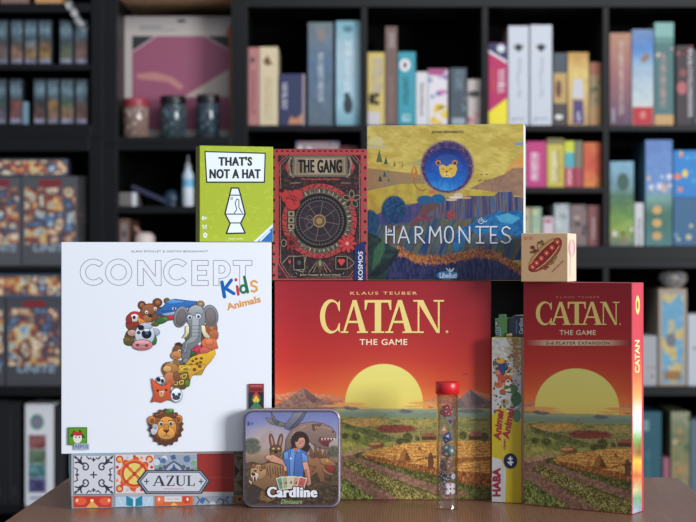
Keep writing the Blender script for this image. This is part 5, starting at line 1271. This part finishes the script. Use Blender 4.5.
for x, y, s_ in ((135, 195, 18), (150, 225, 18), (128, 232, 14), (205, 152, 16), (186, 160, 14), (215, 170, 14), (178, 222, 12)): p.ell(x, y, s_, s_ * .8, OLV if s_ < 17 else DR); p.ell(x, y, s_ * .5, s_ * .4, (84, 62, 34))
p.stroke([(150, 205), (176, 220), (172, 170)], 5, (110, 56, 34))
for x, y in ((248, 345), (232, 356), (216, 348), (290, 310), (300, 285), (312, 270), (272, 320)): p.ell(x, y, 14, 11, DR if x < 250 else OLV); p.ell(x, y, 6, 5, (160, 110, 70))
for k in range(9): p.stroke([(284 + k * 10, 386 - k * 10), (290 + k * 10, 378 - k * 10)], 6 + k % 3 * 2, (168, 84, 62), keep=True, cap=False)
p.up()
p.rect(78, 112, 96, 136, (190, 112, 88)); p.ell(87, 124, 5, 7, KR); p.rect(116, 112, 136, 136, (190, 112, 88)); p.ell(126, 124, 5, 7, KR)
p.face = 'right'
p.arc(434, 200, 22, 64, 0, 360, 5, (220, 160, 160)); p.ell(434, 200, 16, 50, (228, 190, 186)); p.stroke([(424, 260), (422, 420)], 5, (226, 186, 180), cap=False)
p.face = 'front'; p.crop()
p.body(lambda n: KR if n.y < -.5 else (226, 206, 178)); p.build('carton', M_PRINT, e)
t = Print(p.loc, thT, TW, TD, TH); t.body(solid((232, 220, 200)), x0=.003, x1=TW - .003, y0=.001, y1=.006, z0=TH - .0006, z1=TH + .0004, bev=0)
t.build('tuck_flap', M_PRINT, e)

# ------------------------------------------------------------------ yellow spine children's game
thHb = -R(17)
HW = .0408
HLc = (.1922, 2.1795 + CAMY, TZ)
e, p = game('game_box', 'slim yellow and white box seen from its spine, between the two red boxes', HLc, thHb, HW, .17, .2205)
p.rect(486, 334, 526, 512, (206, 176, 34))
p.crop(484, 335, 2.978)
p.sat = .9; p.gain = .96
p.poly([(10, 0), (125, 0), (125, 300), (110, 292), (96, 250), (60, 230), (20, 260), (10, 300)], (196, 194, 190))
p.poly([(10, 240), (40, 215), (100, 225), (125, 260), (125, 520), (10, 520)], (212, 182, 30))
p.poly([(10, 362), (52, 372), (66, 400), (62, 505), (10, 505)], (208, 208, 206))
p.poly([(66, 8), (125, 8), (125, 60), (90, 50)], (168, 130, 60))
for x, y, a_, b_, c_ in ((52, 96, 20, 20, (52, 68, 120)), (36, 84, 10, 14, (70, 84, 130)), (50, 76, 14, 9, (214, 160, 60)), (62, 128, 22, 16, (196, 78, 52)), (44, 146, 14, 12, (206, 96, 66)), (80, 110, 16, 12, (222, 204, 160)), (80, 160, 22, 14, (84, 120, 72)), (96, 190, 16, 22, (70, 116, 76)), (72, 142, 8, 10, (232, 214, 190)), (56, 170, 10, 9, (190, 80, 60)), (98, 240, 12, 20, (96, 136, 96)), (62, 200, 12, 10, (170, 150, 90)), (98, 80, 12, 20, (176, 150, 90)), (88, 56, 14, 12, (190, 120, 70)), (40, 112, 8, 8, (226, 120, 70))):
    p.ell(x, y, a_, b_, c_)
rdh = random.Random(8)
for k in range(120):
    x, y = rdh.uniform(30, 112), rdh.uniform(50, 232); p.ell(x, y, rdh.uniform(1.5, 5), rdh.uniform(1.5, 4), rdh.choice([(60, 50, 50), (200, 90, 60), (226, 214, 180), (80, 120, 80), (90, 90, 140), (190, 150, 70), (120, 60, 50)]), keep=(k % 4 != 0), n=8, rot=rdh.uniform(0, 180))
p.up()
for k in range(50):
    p.ell(rdh.uniform(14, 120), rdh.uniform(4, 60), rdh.uniform(3, 9), rdh.uniform(2, 5), rdh.choice([(182, 178, 168), (206, 202, 192), (196, 180, 140)]), keep=(k % 4 != 0), n=8)
p.up()
p.text('Animal', 44 - 46, 268 - 11, 44 + 46, 268 + 11, (176, 40, 66), bold=.04, rot=84, shear=.15)
p.text('Animal', 72 - 46, 264 - 11, 72 + 46, 264 + 11, (176, 40, 66), bold=.04, rot=80, shear=.15)
p.text('Upon', 62 - 16, 326 - 5, 62 + 16, 326 + 5, (176, 40, 66), bold=.03, rot=88)
p.ell(79, 375, 20, 23, (34, 44, 74)); p.text('4+', 79 - 14, 375 - 9, 79 + 14, 375 + 9, (232, 232, 236), bold=.05, rot=90)
p.text('HABA', 38 - 43, 438 - 12, 38 + 43, 438 + 12, (170, 34, 58), bold=.05, rot=90)
p.stroke([(56, 300), (58, 505)], 1.3, (226, 214, 150), cap=False)
p.crop()
p.body(lambda n: (206, 180, 70) if n.z < .5 else (214, 186, 84)); p.build('lid', M_PRINT, e)
t = Print(p.loc, thHb, HW, .17, .2205); t.body(solid((190, 190, 186)), y0=.1702, y1=.1712, x0=.001, x1=HW - .001, z0=.001, z1=.2195, bev=0); t.build('tray', M_PRINT, e)
# two little tins on top of the yellow box
zt = TZ + .2208
def little(loc, w, d, h, rz, col, label, art, name='game_tin'):
    bm = bmesh.new(); add_box(bm, 0, w, 0, d, 0, h, 0)
    es = [e_ for e_ in bm.edges if abs((e_.verts[0].co - e_.verts[1].co).y) > d * .5]
    bmesh.ops.bevel(bm, geom=es, offset=.005, segments=5, affect='EDGES')
    pr = Print(loc, rz, w, d, h); bm.verts.ensure_lookup_table()
    pr.v = [tuple(v.co) for v in bm.verts]
    for f in bm.faces: pr.f.append([v.index for v in f.verts]); pr.c.append([(*lin(col), 1)] * len(f.verts))
    bm.free(); art(pr)
    return tag(pr.build(name, M_TIN), label, 'tin')
def g1(p):
    p.ell(495.6, 323.6, 3, 3.2, (120, 84, 90)); p.ell(495.6, 323.6, 1.8, 2, (210, 206, 206)); p.rect(492.3, 327.4, 501, 336.4, (170, 190, 196)); [p.rect(493, y, 500, y + 1.1, (60, 110, 100), True) for y in (328.6, 330.8, 333, 335)]; p.up()
little((.1985, 2.196 + CAMY, zt), .0165, .02, .0300, thHb, (96, 160, 82), 'small bright green tin with white letters, on top of the slim yellow box', g1)
def g2(p):
    p.text('Cardline', 521.0 - 8, 326 - 2, 521.0 + 8, 326 + 2, (206, 216, 226), bold=.03, rot=90); p.rect(516, 320.5, 517, 333.5, (100, 125, 155))
    p.rect(504.5, 317.2, 514, 317.9, (96, 106, 110))
little((.2163, 2.194 + CAMY, zt), .0265, .05, .0285, thHb, (30, 38, 56), 'small navy tin with upright white letters, on top of the slim yellow box', g2)

# ------------------------------------------------------------------ square dinosaur tin
TNL = (-.1377, 2.1275 + CAMY, TZ)
TWd, THt, TDp = .1283, .1298, .026
loc = Vector(TNL); loc.z += .0004
e = empty('card_tin', loc, 0, 'square rounded tin showing a woman in a blue shirt among dinosaurs', 'tin')
def rrect(x0, x1, z0, z1, r, n=8):
    P = []
    for cx_, cz_, a0 in ((x1 - r, z1 - r, 0), (x0 + r, z1 - r, 90), (x0 + r, z0 + r, 180), (x1 - r, z0 + r, 270)):
        for k in range(n + 1): a = R(a0 + 90 * k / n); P.append((cx_ + r * math.cos(a), cz_ + r * math.sin(a)))
    return P
def tinbody(prof, inset0):
    """prof: list of (y, inset, colour); a rounded square swept through y"""
    V, F, Cc = [], [], []; n = 36
    for y, ins, c in prof:
        for a, b in rrect(ins, TWd - ins, ins, THt - ins, max(.003, .014 - ins)): V.append((a, y, b))
    for j in range(len(prof) - 1):
        for k in range(n):
            q = (k + 1) % n; F.append([j * n + k, j * n + q, (j + 1) * n + q, (j + 1) * n + k]); Cc.append([(*lin(prof[j][2]), 1)] * 4)
    F.append(list(range(n))); Cc.append([(*lin(prof[0][2]), 1)] * n)
    F.append([(len(prof) - 1) * n + k for k in range(n)]); Cc.append([(*lin(prof[-1][2]), 1)] * n)
    return V, F, Cc
p = Print(loc, 0, TWd, TDp, THt)
p.v, p.f, p.c = tinbody([(0, .0034, (90, 80, 84)), (-.0, .0032, (96, 86, 96)), (.0004, .0022, (150, 140, 168)), (.0012, .0010, (116, 100, 104)), (.0026, .0003, (96, 76, 72)), (.0045, 0, (150, 110, 96)), (.0125, 0, (90, 70, 66)), (.0130, .0012, (70, 60, 58))], 0)
def tinart(X, Y):
    n = lambda a, b, s_: fbm(X / a, Y / b, s_)
    C = ramp(Y + (n(8, 6, 1) - .5) * 10, [(410, (112, 118, 172)), (425, (136, 140, 184)), (440, (176, 166, 172)), (452, (170, 140, 116)), (464, (124, 98, 76)), (478, (78, 62, 52)), (492, (40, 34, 34)), (506, (28, 25, 26))])
    r = Raster(X, Y, C)
    r.ell(268, 436, 17, 12, (190, 166, 160), soft=.6, a=.6)
    r.ell(252, 446, 9, 8, (84, 88, 76), ns=1.6, col2=(110, 108, 90), soft=.3); r.ell(334, 452, 8, 6, (84, 84, 66), ns=1.6, col2=(110, 104, 80), soft=.4)
    r.mix((Y > 462 + (n(9, 9, 9) - .5) * 6) * .8, ramp(n(3, 2, 5), [(.3, (58, 48, 38)), (.7, (112, 88, 60))]))
    # sabre tooth body
    r.poly([(250, 474), (254, 468), (262, 465), (272, 463), (284, 462), (292, 470), (292, 486), (280, 496), (268, 502), (256, 498), (258, 488), (250, 484)], (150, 112, 74), ns=1.6, col2=(92, 66, 44), sx=2)
    r.ell(257, 477, 7.5, 7, (176, 134, 90), ns=1.4, col2=(130, 92, 60)); r.ell(254, 470.5, 2.6, 2.4, (120, 84, 56)); r.ell(264, 469.5, 2.6, 2.4, (120, 84, 56)); r.ell(253, 476, 1.6, 1, (40, 28, 22)); r.ell(252, 481, 3, 2.6, (206, 186, 160)); r.ell(251, 480, 1.4, 1, (40, 30, 28))
    r.poly([(248, 488), (256, 482), (262, 490), (256, 504), (246, 500)], (66, 56, 50), var=8)
    # small pale long neck on the left
    r.poly([(258, 446), (262, 436), (268, 430), (274, 432), (270, 438), (272, 446)], (176, 152, 146), var=10, a=.7)
    return r.C
p.ofs = .0002
p.clip = True
p.lev = 1
# art surface clipped to a rounded square: build grid then skip cells outside
_add = p.grid
def round_grid(p, x0, y0, x1, y1, fn, step, r):
    nx = int((x1 - x0) / step); ny = int((y1 - y0) / step)
    X, Y = np.meshgrid(np.linspace(x0, x1, nx + 1), np.linspace(y0, y1, ny + 1)); C = lin(np.clip(p.mute(fn(X, Y).reshape(-1, 3)).reshape(*X.shape, 3), 0, 255))
    base = len(p.v); off = p.ofs + EPS * (p.lev + 1)
    for j in range(ny + 1):
        for i in range(nx + 1):
            x, y = X[j, i], Y[j, i]
            # squeeze the corner samples onto the rounding
            dx = max(x0 + r - x, 0, x - (x1 - r)); dy = max(y0 + r - y, 0, y - (y1 - r))
            d = math.hypot(dx, dy)
            if d > r:
                k = r / d; cx_ = x0 + r if x < x0 + r else x1 - r; cy_ = y0 + r if y < y0 + r else y1 - r
                x = cx_ + (x - cx_) * k; y = cy_ + (y - cy_) * k
            a, b = p.loc2(x, y); p.v.append(p.to3(a, b, off))
    for j in range(ny):
        for i in range(nx):
            k = j * (nx + 1) + i
            p.f.append([base + k, base + k + 1, base + k + nx + 2, base + k + nx + 1]); p.c.append([(*C[j, i], 1), (*C[j, i + 1], 1), (*C[j + 1, i + 1], 1), (*C[j + 1, i], 1)])
    p.up()
round_grid(p, 245.6, 412.4, 338.0, 504.6, tinart, .5, 8)
p.crop(238, 400, 4.278)
p.crop(240, 400, 4.577); p.ink = .45; p.tone = .16
p.poly([(118, 82), (160, 92), (214, 110), (206, 124), (168, 116), (140, 108)], (126, 116, 112)); p.poly([(142, 54), (166, 96), (180, 100), (172, 112), (152, 100)], (112, 104, 108))
p.poly([(206, 112), (232, 84), (246, 58), (304, 56), (284, 90), (256, 122), (230, 138), (206, 130)], (116, 114, 128)); p.poly([(228, 130), (262, 96), (290, 60), (304, 56), (284, 90), (256, 122)], (92, 92, 110))
TX = (134, 108, 98)
p.poly([(205, 240), (210, 180), (236, 136), (280, 108), (330, 100), (380, 108), (420, 126), (438, 152), (438, 174), (412, 182), (384, 176), (366, 172), (360, 184), (378, 204), (404, 214), (396, 224), (360, 220), (334, 204), (318, 186), (306, 216), (300, 250)], TX)
p.poly([(366, 172), (384, 176), (412, 182), (430, 178), (406, 196), (404, 212), (378, 204), (360, 186)], (120, 52, 50))
for x in (372, 386, 400, 414, 427): p.poly([(x, 174), (x + 7, 176), (x + 3, 187)], (226, 216, 196), True)
p.up(); p.poly([(330, 112), (372, 110), (350, 130), (336, 140)], (104, 82, 78)); p.ell(352, 128, 9, 6, (214, 160, 84)); p.ell(352, 128, 3.4, 4, (30, 22, 22)); p.ell(426, 146, 5, 4, (70, 50, 50)); p.stroke([(372, 124), (400, 130), (424, 136)], 4, (170, 142, 128)); p.stroke([(226, 180), (252, 142), (300, 118)], 5, (164, 136, 122), cap=False)
p.poly([(300, 262), (330, 250), (372, 262), (396, 280), (404, 300), (384, 322), (388, 372), (368, 376), (352, 330), (322, 352), (304, 340)], (142, 98, 66))
for a_, b_, c_, d_ in ((318, 208, 336, 256), (342, 200, 354, 252), (366, 212, 368, 258), (390, 226, 384, 266), (408, 240, 394, 276)): p.poly([(a_, b_), (c_ + 10, d_ + 8), (c_ - 12, d_ + 8)], (124, 84, 60))
p.poly([(366, 268), (400, 266), (434, 286), (440, 302), (420, 300), (396, 298), (372, 292)], (164, 112, 76)); p.poly([(388, 300), (420, 302), (434, 306), (430, 330), (410, 336), (396, 318)], (136, 50, 46)); p.poly([(384, 312), (404, 330), (428, 336), (420, 346), (394, 338), (378, 322)], (150, 104, 72)); p.ell(398, 280, 6, 5, (232, 196, 90)); p.ell(398, 280, 2.5, 3, (30, 22, 22)); p.stroke([(318, 300), (350, 310)], 4, (96, 62, 44)); p.stroke([(330, 330), (346, 300)], 4, (96, 62, 44))
p.poly([(44, 340), (60, 306), (92, 296), (140, 286), (196, 300), (222, 350), (210, 420), (150, 430), (90, 400), (60, 384)], (140, 104, 72))
for k in range(9): p.stroke([(112 + k * 12, 300 + (k % 2) * 8), (120 + k * 11, 340 + (k % 3) * 8)], 4, (84, 60, 44), keep=True, cap=False)
p.up(); p.ell(84, 330, 36, 34, (182, 140, 98)); p.ell(62, 302, 10, 10, (130, 92, 62)); p.ell(106, 306, 11, 11, (130, 92, 62)); p.ell(70, 324, 7, 4, (44, 30, 26)); p.ell(96, 322, 6, 4, (44, 30, 26)); p.ell(68, 346, 18, 14, (216, 192, 164)); p.ell(62, 340, 8, 5, (54, 38, 36)); p.poly([(56, 352), (76, 354), (70, 370), (60, 368)], (110, 46, 44)); p.poly([(58, 353), (63, 353), (61, 376)], (232, 224, 204), True); p.poly([(72, 353), (77, 353), (74, 374)], (232, 224, 204)); p.stroke([(88, 304), (92, 318)], 4, (96, 66, 46)); p.stroke([(78, 302), (80, 314)], 4, (96, 66, 46))
p.ink = None; p.tone = 0
p.crop(238, 400, 4.278); p.ink = .5; p.tone = .1
# hare-eared creature behind the woman
for sx_, x in ((-1, 146), (1, 181)): p.ell(x, 178, 9, 34, (112, 76, 58), rot=sx_ * 10); p.ell(x, 180, 4.5, 25, (186, 130, 108), rot=sx_ * 10)
p.ell(162, 212, 24, 20, (104, 72, 54)); p.ell(162, 232, 22, 14, (124, 90, 66)); p.ell(152, 208, 5, 4, (222, 190, 110)); p.ell(174, 208, 5, 4, (222, 190, 110)); p.ell(162, 222, 7, 5, (50, 34, 30))
# woman: hair, arms, blue shirt, face
SKN, SKN2, HR, SH, SH2 = (206, 146, 120), (176, 112, 92), (56, 34, 32), (74, 112, 178), (106, 146, 206)
p.ell(266, 176, 36, 40, HR); p.poly([(238, 190), (230, 206), (250, 222), (268, 208)], HR); p.poly([(290, 170), (306, 200), (298, 222), (272, 214)], HR)
p.poly([(126, 240), (150, 234), (200, 262), (216, 286), (206, 296), (190, 276), (140, 262), (122, 252)], SKN); p.ell(132, 246, 14, 10, (214, 156, 130)); p.ell(206, 292, 10, 12, (214, 156, 130))
p.poly([(196, 222), (226, 208), (262, 208), (290, 222), (300, 262), (282, 272), (276, 340), (214, 340), (210, 290), (194, 256)], SH)
p.poly([(228, 210), (250, 214), (240, 260), (236, 330), (224, 330), (222, 260)], SH2); p.stroke([(244, 216), (240, 336)], 2.2, (52, 82, 140), cap=False); p.poly([(272, 222), (296, 240), (300, 264), (276, 270)], SH2); p.poly([(196, 226), (214, 220), (216, 252), (200, 258)], SH2)
p.ell(226, 250, 5, 4, (200, 214, 236)); p.poly([(236, 206), (262, 204), (254, 224), (244, 222)], SKN2); p.poly([(232, 208), (246, 216), (238, 224)], (136, 170, 220)); p.poly([(264, 206), (252, 218), (262, 224)], (136, 170, 220))
p.poly([(276, 268), (296, 264), (306, 300), (312, 360), (296, 366), (286, 310)], SKN); p.poly([(286, 300), (292, 296), (300, 350), (294, 356)], SKN2)
p.ell(266, 180, 20, 27, SKN, rot=8); p.poly([(244, 168), (250, 150), (280, 148), (292, 164), (278, 158), (262, 160), (250, 178)], HR); p.stroke([(254, 176), (263, 175)], 2.6, (50, 30, 28)); p.stroke([(271, 175), (280, 176)], 2.6, (50, 30, 28)); p.poly([(264, 178), (268, 178), (270, 188), (263, 188)], SKN2); p.ell(266, 195, 8, 3, (170, 60, 66)); p.ell(266, 194.4, 6, 1.4, (236, 226, 222))
p.ink = None; p.tone = 0
# fan of cards
for x, r_, c_ in ((186, -16, (110, 150, 116)), (206, -8, (166, 172, 130)), (228, 0, (206, 196, 170)), (250, 8, (206, 150, 120)), (272, 16, (196, 96, 84))):
    c0, q0 = math.cos(R(r_)), math.sin(R(r_)); yb = 352 + abs(r_) * .25
    for w_, h_, cc in ((17, 27, (222, 214, 200)), (14, 23, c_)): p.poly([(x + u * c0 - v * q0, yb + u * q0 + v * c0) for u, v in ((-w_, -h_), (w_, -h_), (w_, h_), (-w_, h_))], cc)
    p.poly([(x - 8, yb + 4), (x, yb - 8), (x + 8, yb + 6)], (120, 96, 80))
p.text('Cardline', 124, 368, 340, 419, (22, 20, 22), bold=.03, sp=1.1, fat=6)
p.text('Cardline', 127, 371, 337, 416, (238, 238, 242), bold=.015, sp=1.1, fat=2.6)
p.text('Dinosaurs', 182, 424, 276, 444, (150, 176, 110), bold=.02, shear=.4)
p.stroke([(44, 92), (46, 110), (52, 96)], 3, (60, 62, 110)); p.stroke([(64, 96), (60, 106)], 3, (60, 62, 110))
p.crop()
lid = p.build('lid', M_TIN, e)
V, F, Cc = tinbody([(.0132, .0012, (84, 70, 66)), (TDp - .002, .0012, (84, 70, 66)), (TDp, .003, (110, 96, 92))], 0)
t = Print(loc, 0, TWd, TDp, THt); t.v, t.f, t.c = V, F, Cc
body = t.build('body', M_TIN, e)

# ------------------------------------------------------------------ clear tube of dice with a red cap
tx, ty = (447.8 - CX) * 2.11 / FPX, 2.11 + CAMY + .014
Rt, Ht = .0138, .152
e = empty('dice_tube', (tx, ty, TZ + .0002), 0, 'clear plastic tube with a bright red cap, in front of the sunset', 'tube')
bm = bmesh.new()
lathe(bm, [(0, 0), (Rt + .0008, 0), (Rt + .001, .0012), (Rt, .0026), (Rt, Ht), (Rt - .0011, Ht), (Rt - .0011, .0185), (0, .0175)], n=64)
bmesh.ops.recalc_face_normals(bm, faces=list(bm.faces))
bm_obj('tube_wall', bm, M_CLEAR, e, True)
bm = bmesh.new()
lathe(bm, [(0, .1495), (Rt + .0006, .1495), (Rt + .0018, .1502), (Rt + .0018, .1640), (Rt + .0008, .1652), (0, .1652)], n=56)
c = bm_obj('cap', bm, M_RED, e, True); c['label'] = 'bright red screw cap'
for f in c.data.polygons: f.use_smooth = abs(f.normal.z) < .5

def die(kind, x, y, z, s, rot, cols, label, pips=None):
    bm = bmesh.new()
    if kind == 'cube': bmesh.ops.create_cube(bm, size=s); bmesh.ops.bevel(bm, geom=list(bm.edges), offset=s * .09, segments=2, affect='EDGES')
    elif kind == 'd4': bmesh.ops.create_cone(bm, cap_ends=True, segments=3, radius1=s * .62, radius2=0.0004, depth=s * .86)
    elif kind == 'd8': bmesh.ops.create_icosphere(bm, subdivisions=1, radius=s * .5); bmesh.ops.delete(bm, geom=list(bm.verts), context='VERTS'); bmesh.ops.create_uvsphere(bm, u_segments=4, v_segments=2, radius=s * .6)
    elif kind == 'd12':
        bmesh.ops.create_icosphere(bm, subdivisions=1, radius=s * .5)
        t_ = bmesh.new(); 
        for f in bm.faces: t_.verts.new(f.calc_center_median().normalized() * s * .55)
        bmesh.ops.convex_hull(t_, input=list(t_.verts)); bmesh.ops.dissolve_limit(t_, angle_limit=R(2), verts=list(t_.verts), edges=list(t_.edges)); bm.free(); bm = t_
    else: bmesh.ops.create_icosphere(bm, subdivisions=1, radius=s * .56)
    bm.normal_update()
    V, F, Cc = [], [], []
    for f in bm.faces:
        b0 = len(V); V += [tuple(v.co) for v in f.verts]; F.append(list(range(b0, b0 + len(f.verts)))); Cc.append([(*lin(cols[0]), 1)] * len(f.verts))
    if kind != 'cube':
        # light engraved edge marks: a small triangle/ring in the middle of each face
        for f in bm.faces:
            ce = f.calc_center_median(); b0 = len(V); off = f.normal * .00006
            V += [tuple(ce + (v.co - ce) * (.26 if kind == 'd20' else .4) + off) for v in f.verts]; F.append(list(range(b0, b0 + len(f.verts)))); Cc.append([(*lin(cols[1]), 1)] * len(f.verts))
    else:
        for f in bm.faces:
            if f.calc_area() < s * s * .4: continue
            ce = f.calc_center_median(); n_ = f.normal; u = n_.orthogonal().normalized(); w_ = n_.cross(u)
            for a, b in (pips or ((0, 0),)):
                cc_ = ce + (u * a + w_ * b) * s * .27; b0 = len(V)
                V += [tuple(cc_ + (u * math.cos(k * math.pi / 5) + w_ * math.sin(k * math.pi / 5)) * s * .10 + n_ * .00006) for k in range(10)]; F.append(list(range(b0, b0 + 10))); Cc.append([(*lin(cols[1]), 1)] * 10)
    bm.free()
    q = Print((0, 0, 0), 0, 1, 1, 1); q.v, q.f, q.c = V, F, Cc
    o = q.build('die', M_TIN); o.location = (tx + x, ty + y, TZ + z); o.rotation_euler = rot
    return tag(o, label, 'die', 'dice inside the clear tube')
X5 = ((-1, -1), (1, 1), (-1, 1), (1, -1), (0, 0))
WHT = (218, 216, 222)
die('cube', .0015, 0, .0265, .0142, (0, 0, .35), (WHT, (170, 40, 56)), 'white die with red spots at the bottom of the clear tube', X5)
die('cube', -.0045, -.001, .0415, .0105, (.5, .3, .9), ((70, 54, 72), WHT), 'small plum coloured die in the clear tube, above the white one', X5)
die('d12', .0062, .002, .0418, .0098, (.3, .4, .1), ((206, 208, 214), (70, 74, 84)), 'white many sided die beside the small plum die')
die('d20', -.001, 0, .0575, .0185, (.4, .1, .6), ((134, 96, 76), (214, 196, 176)), 'brown many sided die in the clear tube')
die('d12', .001, 0, .0755, .0185, (.2, .5, .3), ((96, 122, 124), (222, 218, 196)), 'grey green twelve sided die halfway up the clear tube')
die('d8', 0, 0, .0925, .0150, (.3, .2, .7), ((52, 74, 142), (206, 214, 226)), 'blue eight sided die in the clear tube')
die('d4', -.0045, 0, .1055, .0150, (.5, .2, .3), ((190, 138, 84), (228, 206, 166)), 'tan pyramid die in the clear tube')
die('d4', .0052, -.003, .1125, .0150, (3.0, .2, .5), ((228, 226, 230), (150, 60, 66)), 'white pyramid die near the top of the clear tube')
die('d20', -.001, .001, .1270, .0165, (.2, .2, .2), ((172, 44, 56), (232, 210, 212)), 'red many sided die, topmost in the clear tube')
#@@FGEND

for o in list(COL.objects):
    g = {'figure_case': 'figure cases in the top left unit', 'storage_jar': 'jars in front of the poster', 'binder': 'black binders on the left',
         'comic_game_box': 'comic art boxes in the left bookcase', 'bookcase': 'black bookcases along the back wall'}.get(o.name.split('.')[0])
    if g: o['group'] = g
    elif o.name.split('.')[0] == 'game_box' and o.type == 'MESH' and o.parent is None: o['group'] = 'games on the bookcase shelves'

# ================================================================== LIGHT + CAMERA
wd = bpy.data.worlds.new('room_light'); S.world = wd; wd.use_nodes = True
bg = wd.node_tree.nodes['Background']
bg.inputs['Color'].default_value = (0.72, 0.85, 1.0, 1); bg.inputs['Strength'].default_value = 0.53

def area(name, loc, target, sx, sy, power, col):
    l = bpy.data.lights.new(name, 'AREA'); l.shape = 'RECTANGLE'; l.size = sx; l.size_y = sy; l.energy = power; l.color = col
    o = bpy.data.objects.new(name, l); COL.objects.link(o); o.location = loc
    o.rotation_euler = (Vector(target) - Vector(loc)).to_track_quat('-Z', 'Y').to_euler()
    return o
area('window_daylight', (3.4, -2.3, 1.75), (0.1, 0.3, 0.9), 1.5, 1.3, 195, (0.95, 0.97, 1.0))
area('shelf_fill', (0.6, 0.9, 2.55), (0.3, 2.6, 1.2), 1.6, 0.5, 19, (1.0, 0.97, 0.92))  # added fill light that brightens the bookcases, not a known room lamp

cam = bpy.data.cameras.new('camera'); co = bpy.data.objects.new('camera', cam); COL.objects.link(co)
co.location = (0, CAMY, EYE); co.rotation_euler = (math.pi / 2, 0, 0)
cam.sensor_width = 36; cam.sensor_fit = 'HORIZONTAL'; cam.lens = FPX / 696 * 36
cam.dof.use_dof = True; cam.dof.focus_distance = 2.17; cam.dof.aperture_fstop = 6.6
cam.clip_start = 0.05; cam.clip_end = 50
S.camera = co
S.view_settings.view_transform = 'Standard'; S.view_settings.look = 'None'
S.view_settings.gamma = 1; S.view_settings.exposure = 0.1; S.view_settings.use_curve_mapping = False
